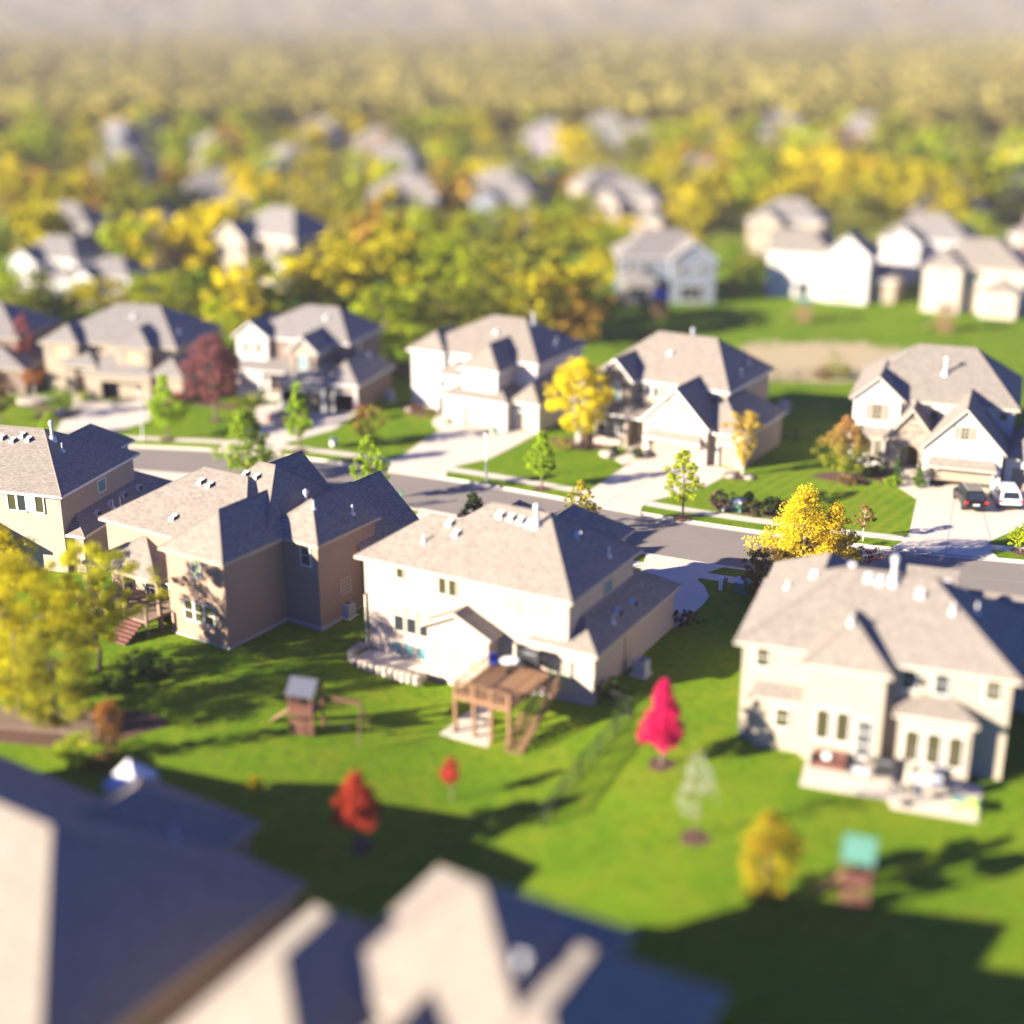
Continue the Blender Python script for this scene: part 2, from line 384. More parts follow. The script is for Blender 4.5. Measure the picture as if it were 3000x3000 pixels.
# tar seams and a manhole on the street
sm = MB()
i_ = [i for i, e_ in enumerate(EDGE) if -60 < e_.x < 60]
for a in range(i_[0], i_[-1]):
    w_ = .03+.015*sin(a*1.7)
    p_ = [off(a,-ROADW*.5-w_+.05*sin(a*.6)), off(a+1,-ROADW*.5-w_+.05*sin((a+1)*.6)), off(a+1,-ROADW*.5+w_+.05*sin((a+1)*.6)), off(a,-ROADW*.5+w_+.05*sin(a*.6))]
    sm.face([(q.x,q.y,ZR+.004) for q in p_], M['joint'])
for a in range(i_[0], i_[-1], 9):
    q0, q1 = off(a,-.3), off(a,-ROADW+.3); prev = q0
    for f in range(1, 9):
        q = q0.lerp(q1, f/8)+Vector((.18*sin(f*2.1+a),0,0)); sm.face(joint((prev.x,prev.y),(q.x,q.y),ZR+.0045), M['joint']); prev = q
tag(sm.build('road_seams'), kind='structure')
# garden walks
slab('path', [(9.27, 120.89),(10.27, 118.76),(11.90, 122.03),(12.31, 125.58),(11.66, 127.48),(10.82, 125.80),(10.52, 123.09)], .035, M['concrete'])
slab('path', [(32.91, 113.32),(34.66, 113.22),(35.52, 117.48),(34.20, 117.48)], .035, M['concrete'])
slab('path', [(-7.15, 130.60),(-7.85, 132.52),(-7.82, 134.49),(-7.23, 136.26),(-6.35, 135.88),(-6.03, 132.16)], .035, M['concrete'])
slab('path', [(-25.96, 136.13),(-26.12, 138.47),(-25.12, 140.47),(-23.96, 139.79),(-23.59, 137.42),(-25.04, 135.75)], .035, M['concrete'])
slab('path', [(-45.57, 140.47),(-46.49, 143.92),(-45.43, 144.63),(-44.11, 141.55)], .035, M['concrete'])
def bed(pts, m='mulch', z=.03): slab('mulch_bed', pts, z, M[m])
def ell(cx, cy, rx, ry, n=14, rot=0, wob=.12):
    o = []
    for k in range(n):
        a = 2*pi*k/n; q = 1+wob*sin(3*a+cx)+wob*.6*sin(5*a+cy)
        x, y = rx*q*cos(a), ry*q*sin(a); o.append((cx+x*cos(rot)-y*sin(rot), cy+x*sin(rot)+y*cos(rot)))
    return o
for cx, cy, rx, ry in ((*(6.40, 125.80),3.2,1.8),(*(19.80, 116.03),1.5,1.1),(*(19.79, 106.96),4.2,1.2),(*(28.77, 115.55),2.4,1.6),(*(33.04, 116.03),1.8,2.0),(*(-8.62, 136.52),2.2,1.6),(*(-45.66, 135.88),2.2,2.4),(*(-29.46, 139.13),4.2,1.0),(*(-49.11, 139.13),2.2,.9),(*(-10.17, 139.13),1.5,1.5)):
    bed(ell(cx, cy, rx, ry, rot=-.4))
for bx, by in ((-19.62, 123.51),(-32.58, 127.14),(2.49, 112.59),(13.60, 105.33),(-29.34, 133.75),(38.09, 97.72),(8.06, 66.50),(-7.57, 59.42),(8.96, 59.31)):
    mb = MB(); mb.poly_prism([(x,y) for x,y in ell(bx,by,.75,.75,wob=.08)], zg(bx,by)-.3, zg(bx,by)+.03, M['mulch']); tag(mb.build('mulch_bed'), kind='structure')
mb = MB(); mb.poly_prism(ell(*(-25.89, 70.55),6.5,2.2,wob=.1), -.3, .03, M['mulch']); tag(mb.build('mulch_bed'), kind='structure')

# ------------------------------------------------------------ houses
class House:
    def __init__(s, name, label, X, Y, yaw, wall, roof, trim, z=0.0, group=None, zb=-.5):
        s.e = empty(name, (X, Y, z), R(yaw), label, 'house', group)
        s.wall = M[wall]; s.roofm = M[roof]; s.trim = M[trim]; s.w = {}; s.k = 0; s.zb = zb; s.roofs = []
    def wmb(s, m=None):
        m = m or s.wall
        if m not in s.w: s.w[m] = MB()
        return s.w[m]
    def wallbox(s, x0, x1, y0, y1, z0, z1, m=None, openf=None, skip='td'):
        m = M[m] if isinstance(m, str) else (m or s.wall); mb = s.wmb(m)
        mb.box(x0, x1, y0, y1, z0, z1, m, skip+('f' if openf else ''))
        if openf:                      # front wall built round its openings: (xa, xb, za, zb)
            cur = x0
            for xa, xb, za, zt in sorted(openf):
                mb.face([(cur,y0,z0),(xa,y0,z0),(xa,y0,z1),(cur,y0,z1)], m)
                mb.face([(xa,y0,zt),(xb,y0,zt),(xb,y0,z1),(xa,y0,z1)], m)
                if za > z0: mb.face([(xa,y0,z0),(xb,y0,z0),(xb,y0,za),(xa,y0,za)], m)
                for xx in (xa, xb): mb.face([(xx,y0,za),(xx,y0+.35,za),(xx,y0+.35,zt),(xx,y0,zt)], m)
                mb.face([(xa,y0,zt),(xb,y0,zt),(xb,y0+.35,zt),(xa,y0+.35,zt)], m)
                cur = xb
            mb.face([(cur,y0,z0),(x1,y0,z0),(x1,y0,z1),(cur,y0,z1)], m)
    def vol(s, x0, x1, y0, y1, ze, zr, ax='x', h0=0, h1=0, oh=.4, zb=None, wall=None, openf=None, walls=True, th=.2, rm=None, ohg=.3, caps=(1,1)):
        s.k += 1; j = s.k*.004; ze += j*.5; zr += j*.5; x0 -= j; x1 += j; y0 -= j; y1 += j
        zb = s.zb if zb is None else zb
        m = M[wall] if wall else s.wall
        rm = rm or s.roofm; tr = s.trim
        if ax == 'x': mp = lambda a, b, z: (a, b, z); a0, a1, b0, b1 = x0, x1, y0, y1
        else: mp = lambda a, b, z: (b, a, z); a0, a1, b0, b1 = y0, y1, x0, x1
        bm = (b0+b1)/2
        mb = MB(); zl = ze-th
        R0 = (a0+h0, bm, zr); R1 = (a1-h1, bm, zr)
        mb.face([mp(a0,b0,ze), mp(a1,b0,ze), mp(*R1), mp(*R0)], rm)
        mb.face([mp(a1,b1,ze), mp(a0,b1,ze), mp(*R0), mp(*R1)], rm)
        for (aa, h, RR) in ((a0,h0,R0),(a1,h1,R1)):
            if h > 0: mb.face([mp(aa,b0,ze), mp(aa,b1,ze), mp(*RR)], rm)
        # fascia along the eaves, rakes on gables, soffit
        for bb in (b0, b1): mb.face([mp(a0,bb,zl), mp(a1,bb,zl), mp(a1,bb,ze), mp(a0,bb,ze)], tr)
        for aa, h in ((a0,h0),(a1,h1)):
            if h > 0: mb.face([mp(aa,b0,zl), mp(aa,b1,zl), mp(aa,b1,ze), mp(aa,b0,ze)], tr)
            else:
                mb.face([mp(aa,b0,zl), mp(aa,b0,ze), mp(aa,bm,zr), mp(aa,bm,zr-th)], tr)
                mb.face([mp(aa,b1,zl), mp(aa,b1,ze), mp(aa,bm,zr), mp(aa,bm,zr-th)], tr)
        if h0 > 0 and h1 > 0:
            mb.face([mp(a0,b0,zl), mp(a0,b1,zl), mp(a1,b1,zl), mp(a1,b0,zl)], tr)
        else:
            ca = a0+h0; cb = a1-h1
            mb.face([mp(a0,b0,zl), mp(a1,b0,zl), mp(cb if h1 else a1,bm,zr-th), mp(ca if h0 else a0,bm,zr-th)], tr)
            mb.face([mp(a0,b1,zl), mp(a1,b1,zl), mp(cb if h1 else a1,bm,zr-th), mp(ca if h0 else a0,bm,zr-th)], tr)
        # ridge and hip caps
        cap = M['shcap']
        def capline(p, q):
            p = Vector(p); q = Vector(q); d = (q-p).normalized(); sd_ = d.cross(Vector((0,0,1))).normalized()*.13
            up = Vector((0,0,.035)); dn = Vector((0,0,-.05))
            mb.face([p-sd_+dn, q-sd_+dn, q+up, p+up], cap); mb.face([p+up, q+up, q+sd_+dn, p+sd_+dn], cap)
        if (Vector(R1)-Vector(R0)).length > .3: capline(mp(*R0), mp(*R1))
        for (aa, h, RR, cp) in ((a0,h0,R0,caps[0]),(a1,h1,R1,caps[1])):
            if h > 0 and cp:
                for bb in (b0, b1): capline(mp(aa,bb,ze), mp(*RR))
        ro = mb.build('roof', s.e); s.roofs.append((ro, a0, a1, b0, b1, ze, zr, h0, h1, ax))
        if walls:
            ga = lambda h: oh if h > 0 else ohg
            wa0, wa1, wb0, wb1 = a0+ga(h0), a1-ga(h1), b0+oh, b1-oh
            if ax == 'x': s.wallbox(wa0, wa1, wb0, wb1, zb, ze-th+.01, m, openf)
            else: s.wallbox(wb0, wb1, wa0, wa1, zb, ze-th+.01, m, openf)
            w_ = s.wmb(m)
            for h, wa in ((h0, wa0), (h1, wa1)):
                if h == 0:
                    f = (wb0-b0)/(bm-b0)
                    w_.face([mp(wa,wb0,ze-th), mp(wa,wb1,ze-th), mp(wa,wb1,zl+f*(zr-ze)), mp(wa,bm,zr-th), mp(wa,wb0,zl+f*(zr-ze))], m)
        return ro
    def pent(s, x0, x1, y0, y1, z0, z1, side='f', walls=False):
        """lean-to roof strip: low edge z0 at y0, high edge z1 at y1 (against the wall)"""
        mb = MB(); th = .16
        lo = [(x0,y0,z0),(x1,y0,z0)]; hi = [(x1-.25,y1,z1),(x0+.25,y1,z1)]
        mb.face(lo+hi, s.roofm)
        mb.face([(x0,y0,z0-th),(x1,y0,z0-th),(x1,y0,z0),(x0,y0,z0)], s.trim)
        mb.face([(x0,y0,z0-th),(x0,y0,z0),hi[1],(x0+.25,y1,z0-th)], s.trim)
        mb.face([(x1,y0,z0-th),(x1,y0,z0),hi[0],(x1-.25,y1,z0-th)], s.trim)
        mb.face([(x0,y0,z0-th),(x1,y0,z0-th),(x1-.25,y1,z0-th),(x0+.25,y1,z0-th)], s.trim)
        return mb.build('roof', s.e)
    def win(s, side, c, a, z, w, h, g='glass', fr=None, bars=(1,2), name='window', shut=None, ft=.09):
        """window centred at (a, z) on the wall plane c; side f (faces -y), b, l, r"""
        fr = fr or s.trim
        def mp(u, d, zz):       # u along wall, d outwards
            return {'f': (a+u, c-d, zz), 'b': (a+u, c+d, zz), 'r': (c+d, a+u, zz), 'l': (c-d, a+u, zz)}[side]
        def bx(mb, u0, u1, z0, z1, d0, d1, m):
            P = [mp(u,d,zz) for u in (u0,u1) for d in (d0,d1) for zz in (z0,z1)]
            xs_ = [p[0] for p in P]; ys_ = [p[1] for p in P]; zs_ = [p[2] for p in P]
            mb.box(min(xs_),max(xs_),min(ys_),max(ys_),min(zs_),max(zs_), m)
        f = MB(); W = w/2; H = h/2
        bx(f, -W-ft, -W, z-H-ft, z+H+ft, -.02, .07, fr); bx(f, W, W+ft, z-H-ft, z+H+ft, -.02, .07, fr)
        bx(f, -W, W, z+H, z+H+ft, -.02, .07, fr); bx(f, -W-.04, W+.04, z-H-ft, z-H, -.02, .10, fr)
        nx, ny = bars
        for i in range(1, nx): u = -W+w*i/nx; bx(f, u-.022, u+.022, z-H, z+H, -.01, .045, fr)
        for i in range(1, ny): q = z-H+h*i/ny; bx(f, -W, W, q-.025, q+.025, -.01, .05, fr)
        o = f.build(name, s.e)
        p = MB(); bx(p, -W-.02, W+.02, z-H-.02, z+H+.02, .004, .022, M[g]); p.build('pane', o)
        if shut:
            for sgn in (-1, 1):
                m_ = MB(); u = sgn*(W+ft+.28); bx(m_, u-.24, u+.24, z-H-.06, z+H+.06, -.01, .05, M[shut]); m_.build('shutter', s.e)
        return o
    def gdoor(s, y, xa, xb, z0, z1, m='gdoor', rec=.22, frame=True):
        mb = MB(); mb.box(xa, xb, y+rec, y+rec+.06, z0, z1, M[m], '')
        n_ = max(2, round((xb-xa)/1.2))
        for i in range(1, n_):
            x = xa+(xb-xa)*i/n_; mb.box(x-.03, x+.03, y+rec-.012, y+rec+.01, z0, z1, M[m])
        d = mb.build('garage_door', s.e)
        if frame:
            f = MB(); t = .14
            f.box(xa-t, xa, y-.045, y+.1, 0, z1+t, s.trim); f.box(xb, xb+t, y-.045, y+.1, 0, z1+t, s.trim); f.box(xa, xb, y-.045, y+.1, z1, z1+t, s.trim)
            f.build('door_frame', s.e)
        return d
    def door(s, y, x, z0, w, h, m='door_brown'):
        mb = MB(); mb.box(x-w/2, x+w/2, y-.04, y+.03, z0, z0+h, M[m])
        for zz in (.15, .55): mb.box(x-w*.32, x+w*.32, y-.06, y-.03, z0+h*zz, z0+h*(zz+.3), M[m])
        d = mb.build('front_door', s.e)
        kb = MB(); kb.bar((x+w*.38, y-.05, z0+1.0), (x+w*.38, y-.12, z0+1.0), .03, M['metal']); kb.build('door_handle', d)
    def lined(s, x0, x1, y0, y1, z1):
        mb = MB(); mb.box(x0, x1, y0, y1, .02, z1, M['dark'], 'f'); mb.build('garage_shade_liner', s.e)  # near-black lining paints shade where the low sun would light the garage
    def pier(s, x0, x1, y0, y1, z0, z1, m):
        mb = MB(); mb.box(x0, x1, y0, y1, z0, z1, M[m]); mb.build('stone_pier', s.e)
    def col(s, x, y, z0, z1, r=.14, m=None):
        mb = MB(); m = m or s.trim
        mb.box(x-r, x+r, y-r, y+r, z0, z1, m); mb.box(x-r-.05, x+r+.05, y-r-.05, y+r+.05, z0-.01, z0+.3, m); mb.box(x-r-.04, x+r+.04, y-r-.04, y+r+.04, z1-.15, z1+.005, m)
        mb.build('column', s.e)
    def zroof(s, x, y):
        best = None
        for (ro,a0,a1,b0,b1,ze,zr,h0,h1,ax) in s.roofs:
            a, b = (x,y) if ax == 'x' else (y,x)
            if not (a0 <= a <= a1 and b0 <= b <= b1): continue
            t = min((b-b0)/((b1-b0)/2), (b1-b)/((b1-b0)/2))
            if h0: t = min(t, (a-a0)/h0)
            if h1: t = min(t, (a1-a)/h1)
            z = ze+(zr-ze)*t
            if best is None or z > best[0]: best = (z, ro)
        return best
    def boxvent(s, x, y):
        q = s.zroof(x, y)
        if not q: return
        z, ro = q; mb = MB()
        mb.face([(x-.2,y-.22,z+.05),(x+.2,y-.22,z+.05),(x+.2,y+.26,z+.27),(x-.2,y+.26,z+.27)], M['metalw'])
        mb.box(x-.2, x+.2, y-.22, y+.26, z-.25, z+.05, M['metalw'], 't')
        mb.box(x+.195, x+.25, y-.16, y+.22, z-.1, z+.2, M['dark']); mb.box(x-.2, x+.195, y+.25, y+.27, z, z+.25, M['metalw'])
        mb.face([(x-.2,y-.22,z+.1),(x-.2,y+.26,z+.27),(x-.2,y+.26,z+.05)], M['metalw'])
        mb.build('roof_vent', ro)
    def pipe(s, x, y, h=.55, r=.06):
        q = s.zroof(x, y)
        if not q: return
        z, ro = q; mb = MB(); mb.lathe([(r*3.2, z-.12), (r*3.0, z+.05), (r, z+.14), (r, z+h), (0, z+h)], x, y, M['metalw'], 10); mb.build('vent_pipe', ro)
    def flue(s, x, y, h=1.3, m='metal'):
        q = s.zroof(x, y)
        if not q: return
        z, ro = q; mb = MB()
        mb.lathe([(.34, z-.3), (.28, z+.12), (.13, z+.3), (.11, z+h-.35), (.19, z+h-.32), (.20, z+h-.08), (.11, z+h), (0, z+h+.08)], x, y, M[m], 14); mb.build('flue', ro)
    def finish(s):
        for m, mb in s.w.items():
            nm = 'stone_wall' if m == M['stone'] else ('foundation' if m == M['foundation'] else 'wall')
            mb.build(nm, s.e)
        return s.e
M['shcap'] = plain('shingle_cap', (.165,.138,.112), .95, .2, 5)
# ---- near row, seen from the back gardens
# cream two-storey house in the middle
h = House('house', 'cream stucco two-storey house with brown deck stairs and stone-edged patio behind it', 3.46, 74.21, -29.4, 'stucco', 'sh_tan', 'trim', zb=-1.1)
h.wallbox(-14.70, -.55, .47, 9.3, -1.2, 3.45)
h.vol(-15.35, -6, 0, 7.0, 6.0, 8.3, 'x', 3.5, 3.5, oh=.45, zb=3.42, caps=(0,0))
h.vol(-13.0, 0, 0, 9.89, 6.0, 9.25, 'x', 4.8, 4.1, oh=.45, zb=3.42, caps=(0,1))
h.vol(-11.5, -5.5, 6, 12.0, 5.9, 8.1, 'y', 0, 3.0)
h.vol(-8.0, -2.0, 5.5, 12.9, 6.0, 8.15, 'y', 0, 3.0)
h.vol(-3.1, 1.65, .05, 12.5, 2.95, 4.5, 'y', 2.4, 2.4, oh=.35)
h.vol(-9.8, -4.85, -1.1, 3.0, 2.95, 4.15, 'y', 0, 0, oh=.35, ohg=.35)
for x, w_ in ((-12.17,.5),(-9.07,.52),(-8.35,.52)): h.win('f', .452-.012, x, 5.08 if x > -10 else 5.32, w_, 1.05 if x > -10 else .68, 'glass_olive', bars=(1,1))
h.win('f', .44, -4.22, 4.98, .55, 1.05, 'glass_pale', bars=(1,1)); h.win('f', .44, -3.35, 4.98, .55, 1.05, 'glass_pale', bars=(1,1)); h.win('f', .44, -2.22, 4.98, .6, 1.05, 'glass_pale', bars=(1,1))
for x in (-12.37, -11.43, -10.48):
    h.win('f', .47, x, 1.86, .66, 1.0, 'glass', bars=(1,1)); h.win('f', .47, x, 2.74, .66, .5, 'glass_pale', bars=(1,1), name='transom_window')
    h.win('f', .47, x-.22, .12, .70, .8, 'glass_sky', bars=(1,1))
for x in (-8.75, -7.45, -6.1): h.win('f', -.764, x, 1.25, .75, 1.75, 'glass_pale', bars=(1,1), fr=M['trimw'])
h.win('f', .30, -1.3, 1.35, .42, 1.35, 'glass_pale', bars=(1,1)); h.win('f', .30, -.45, 1.35, .42, 1.35, 'glass_pale', bars=(1,1))
h.win('f', .47, -3.55, 1.6, .75, 1.7, 'glass', bars=(1,1)); h.win('r', -.45, 5.75, 4.88, 1.0, .82, 'glass_sky', bars=(1,1))
h.wallbox(-3.0, 1.38, .1, 12.1, -1.15, -.25, 'foundation', skip='d')
bx_ = MB(); bx_.box(1.28, 1.40, 4.55, 4.75, -.4, 2.7, M['trimtan']); bx_.build('downpipe', h.e)
bx_ = MB(); bx_.box(-14.96, -14.84, .36, .46, -.9, 3.3, M['trim']); bx_.build('downpipe', h.e)
for x, y in ((-10.2,3.1),(-9.4,2.55),(-7.2,4.2),(-6.4,4.15),(-5.7,4.1),(-5.05,4.0),(-2.4,5.3)): h.boxvent(x, y)
for x, y in ((.75,6.8),(.62,4.9)): h.boxvent(x, y)
h.flue(-4.55, 4.05, 1.35, 'metalw'); h.pipe(-11.2, 1.7); h.pipe(-.75, 6.4, .6); h.pipe(.85, 3.8)
h.finish()

# brown house on its left
h = House('house', 'brown board-sided house with big two-tone tan roof and yellow locust at its back porch', -17.88, 80.32, -32.5, 'board_brown', 'sh_tan', 'trimtan')
h.vol(-13.2, 0, 1.9, 13.2, 5.9, 8.75, 'x', 4.6, 4.6, oh=.35)
h.vol(-8.2, -.2, 4.0, 14.2, 5.95, 9.35, 'x', 3.3, 3.3, oh=.35)
h.vol(-5.58, 0, 0, 9.0, 5.95, 8.2, 'y', 2.8, 0, oh=.35)
h.vol(-2.0, 2.92, 5.6, 12.2, 5.95, 8.0, 'y', 2.5, .0, oh=.35)
h.vol(-10.5, -3.2, 9.5, 15.6, 4.9, 8.1, 'y', 0, 0)
h.vol(-4.3, 3.3, 10.0, 16.6, 4.0, 7.4, 'y', 0, 0)
h.vol(-12.6, -5.75, -.25, 6.0, 3.55, 5.3, 'y', 2.6, 0, walls=False)
for x in (-12.3, -9.2, -6.05): h.col(x, .1, -.1, 3.36, .12, M['wood_gray'])
h.win('f', .33, -2.62, 5.05, .7, 1.25, 'glass_pale', fr=M['trimw']); 
for x in (-3.55, -2.65, -1.75): h.win('f', .33, x, 1.95, .72, 1.25, 'glass_olive', fr=M['trimw'])
h.win('f', 2.23, -9.0, 1.6, .9, 1.7, 'glass', fr=M['trimw']); h.win('f', 2.23, -11.2, 1.6, .9, 1.7, 'glass', fr=M['trimw']); h.win('f', 2.23, -7.3, 1.15, 1.5, 2.1, 'glass', fr=M['trimw'], bars=(2,1))
h.win('f', 5.95-.02, 1.6, 4.95, .72, 1.35, 'glass', fr=M['trimw']); h.win('r', 2.55, 8.6, 2.1, .95, 1.0, 'glass_sky', fr=M['trim'], bars=(3,4))
h.wallbox(-5.35, -.22, .25, 6, -.5, .12, 'foundation', skip='d'); h.wallbox(-.3, 2.7, 5.85, 11.9, -.5, .12, 'foundation', skip='d')
for x, y in ((-7.8,6.3),(-6.9,6.2),(-5.3,8.0),(-4.3,8.0),(-7.4,3.2)): h.boxvent(x, y)
h.flue(-1.1, 9.3, 1.1); h.pipe(1.0, 7.6); h.pipe(2.1, 10.2, .6)
h.finish()
# its back deck, stairs
d = empty('deck', (-17.88, 80.32, 0), R(-32.5), 'dark wooden back deck with stairs under the porch roof of the brown house', 'deck')
m_ = MB(); m_.box(-12.5, -5.9, -1.2, 2.2, .95, 1.1, M['wood_gray']); m_.build('deck_floor', d)
for x in (-12.4, -10.2, -8.0, -6.0):
    m_ = MB(); m_.box(x-.07, x+.07, -1.2, -1.06, -.1, 2.05, M['wood_gray']); m_.build('post', d)
m_ = MB(); m_.box(-12.4, -8.0, -1.17, -1.09, 1.95, 2.03, M['black']); m_.box(-6.1, -6.0, -1.1, 2.0, 1.95, 2.03, M['black'])
for k in range(30): m_.box(-12.3+k*.145, -12.27+k*.145, -1.15, -1.11, 1.1, 1.95, M['black'])
m_.build('railing', d)
m_ = MB()
for k in range(6): m_.box(-7.9, -6.2, -1.2-.28*(k+1), -1.2-.28*k, .78-.16*k, .95-.16*k, M['wood_red'])
m_.build('stairs', d)

# grey-beige house at the left edge
h = House('house', 'beige board-and-batten house at the left edge with dark blue-grey side roofs', -31.69, 93.08, -15.5, 'board_beige', 'sh_tan', 'trimw')
h.vol(-14.5, 0, 0, 10.8, 6.0, 9.1, 'x', 4.6, 4.5, oh=.4)
h.vol(-6.8, -2.2, 7, 13.9, 6.0, 7.8, 'y', 0, 2.4)
h.vol(-3.95, 1.2, .45, 13.4, 2.95, 4.55, 'y', 2.5, 2.5, oh=.35)
h.vol(-14, -5.0, -2.2, 3, 2.9, 4.2, 'x', 0, 2.6, oh=.35)
for x in (-4.35, -3.55, -2.1): h.win('f', .387, x, 5.1, .62, 1.15, 'glass_olive' if x != -3.55 else 'glass', bars=(1,1))
m_ = MB(); m_.box(-3.15, -2.55, .33, .41, 4.5, 5.7, M['trimw']); m_.build('panel', h.e)
h.win('f', .78, -1.5, 1.7, .6, 1.5, 'glass_olive', bars=(1,1)); h.win('f', .78, -.35, 1.7, .6, 1.5, 'glass_olive', bars=(1,1))
h.win('r', -.41, 5.75, 4.95, 1.0, .85, 'glass_sky', bars=(1,1))
for x, y in ((-8.8,4.3),(-7.4,4.25),(-6.4,4.1),(-5.9,4.6),(-5.2,4.3),(-9.9,4.4)): h.boxvent(x, y)
for x, y in ((.35,3.6),(.25,5.6),(.2,7.6),(.3,9.6)): h.boxvent(x, y)
h.flue(-3.6, 5.0, 1.4, 'metalw'); h.pipe(-2.6, 4.6, .6); h.pipe(.55, 5.5, .6); h.pipe(.75, 6.2, .75)
h.finish()

# sand-coloured house on the right
h = House('house', 'sand-coloured two-storey house with furnished patio at the right edge', 12.02, 69.03, -19.7, 'board_sand', 'sh_tan2', 'trim')
h.vol(0, 14.8, 0, 9.4, 6.0, 9.25, 'x', 5.2, 5.0, oh=.45)
h.vol(.1, 7.5, 4.5, 12.4, 5.95, 8.3, 'y', 0, 3.4)
h.vol(8.0, 11.0, 9.0, 15.6, 5.2, 6.9, 'x', 0, 0)
h.vol(11.6, 18.5, 8.5, 16.6, 3.6, 5.7, 'x', 0, 2.4)
h.vol(3.7, 8.5, -1.0, 4.5, 5.72, 7.75, 'y', 2.3, 0, oh=.35)
h.vol(8.7, 12.95, -1.0, 2.5, 3.65, 4.5, 'x', 1.8, 1.8, oh=.3)
h.pent(1.0, 4.6, -.55, .5, 3.15, 3.75)
h.wallbox(1.3, 4.2, -.2, .6, -.5, 3.1)
h.win('f', .438, 1.55, 5.1, .72, 1.05, 'glass_olive', fr=M['trimw']); h.win('f', .438, 13.45, 5.1, .8, 1.05, 'glass_olive', fr=M['trimw'])
for x in (9.25, 10.9): h.win('f', .438, x, 5.05, .75, 1.1, 'glass', fr=M['trimw'])
for x in (5.1, 6.15): h.win('f', -.67, x, 2.25, .68, 1.75, 'glass_olive', bars=(1,1), fr=M['trimw'])
h.win('f', -.67, 7.3, 1.75, .7, 2.2, 'glass', fr=M['trimw'], bars=(2,3), name='patio_door'); h.win('f', -.215, 2.9, 2.0, .75, 1.1, 'glass_olive', fr=M['trimw'])
for x in (9.75, 10.85, 11.95): h.win('f', -.73, x, 1.85, .72, 1.8, 'glass_olive', bars=(1,1), fr=M['trimw'])
for x, y in ((6.4,4.2),(7.0,4.1),(9.2,3.7),(10.5,6.0),(5.4,4.9),(3.3,5.6)): h.boxvent(x, y)
h.flue(7.75, 4.2, 1.5, 'metalw'); h.pipe(6.0, 1.0, .5); h.pipe(12.2, 4.3, .6); h.pipe(11.0, 3.0, .6); h.pipe(1.9, 5.6, .5)
h.finish()

# ---- far row, fronts and driveways towards us
h = House('house', 'tan hip-roofed house with open double garage and brown front door', -35.48, 139.98, -14, 'siding_tan', 'sh_gray', 'trimtan')
h.vol(-15.3, .3, 2.1, 13.5, 5.4, 8.6, 'x', 6.2, 4.6)
h.vol(-15.1, -10.4, 1.0, 6, 5.45, 7.1, 'y', 2.2, 0)
h.vol(-6.6, -2.0, .8, 8, 5.4, 7.2, 'y', 2.2, 0)
h.vol(-9.9, -1.7, -.1, 6, 2.75, 4.7, 'x', 2.8, 2.8, openf=[(-7.75,-2.8,-.5,1.95)], oh=.35)
h.vol(-2.4, 1.7, .3, 8, 2.8, 4.4, 'y', 1.9, 0, oh=.35)
h.vol(-12.6, -8.1, .4, 5, 3.3, 4.8, 'y', 2.1, 0, walls=False)
h.pier(-12.2, -11.0, .9, 3, -.3, 3.1, 'stone'); h.wallbox(-10.9, -8.3, 2.2, 3.4, -.3, 3.1, 'siding_brown'); h.pier(-9.57, -7.95, .18, .28, -.3, .9, 'stone')
h.pier(-2.6, -2.03, .18, .28, -.3, .9, 'stone')
h.door(2.17, -10.0, .1, 1.1, 2.1); h.win('f', 2.19, -8.9, 1.4, .5, 1.9, 'glass', bars=(1,1))
h.win('f', 1.39, -12.6, 4.55, 1.7, 1.0, 'glass_pale', bars=(3,2), shut='shutter'); h.win('f', 1.19, -4.1, 4.35, 1.7, 1.1, 'glass_pale', bars=(3,2), shut='shutter'); h.win('f', 2.49, -13.2, 1.7, 1.3, 1.6, 'glass', bars=(2,2))
m_ = MB(); m_.box(-7.9, -2.65, .2, .3, 1.95, 2.12, h.trim); m_.box(-7.89, -7.75, .2, .3, 0, 1.95, h.trim); m_.box(-2.8, -2.66, .2, .3, 0, 1.95, h.trim); m_.build('door_frame', h.e)
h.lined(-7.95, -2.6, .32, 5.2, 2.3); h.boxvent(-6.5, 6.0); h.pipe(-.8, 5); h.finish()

h = House('house', 'stone-trimmed house with two open garage bays and grey pickup on its drive', -16.74, 141.33, -18.5, 'siding_gray', 'sh_gray', 'trimw')
h.vol(-13.3, 0, 0, 9.0, 6.0, 8.8, 'x', 6.4, 3.2, wall='siding_brown')
h.vol(-13.3, -8.9, -.6, 5, 6.05, 7.7, 'y', 0, 0, wall='siding_white')
h.vol(-5.6, -2.0, -3.3, 4, 5.5, 7.2, 'y', 0, 0, wall='siding_tan')
h.vol(-6.0, -.4, -5.3, 3, 2.9, 4.5, 'x', 1.8, 1.8, openf=[(-5.45,-.95,-.5,2.0)], oh=.35)
h.vol(-1.2, 3.1, -4.9, 4.6, 2.98, 5.0, 'y', 2.1, 2.1, openf=[(.2,2.4,-.5,2.0)], oh=.35, wall='siding_brown')
h.pent(-12.3, -6.2, -2.2, .35, 2.95, 3.9)
for x in (-12.0, -9.3, -6.6): h.col(x, -2.0, 0, 2.8, .13)
h.wallbox(-12.3, -6.3, -2.2, .3, -.3, .35, 'concrete', skip='d'); h.wallbox(-8.9, -6.0, .25, .5, -.3, 3.0, 'stone')
h.win('f', -.31, -11.1, 4.9, .95, 1.2, 'glass_pale', bars=(2,2), shut='shutter_d'); h.win('f', -3.01, -3.8, 4.5, .9, 1.3, 'glass_sky', bars=(2,2), shut='shutter_d'); h.win('f', .1, -11.0, 1.7, 1.7, 1.7, 'glass_pale', bars=(2,2)); h.win('r', -.4, 3.2, 4.7, .8, 1.0, 'glass_pale')
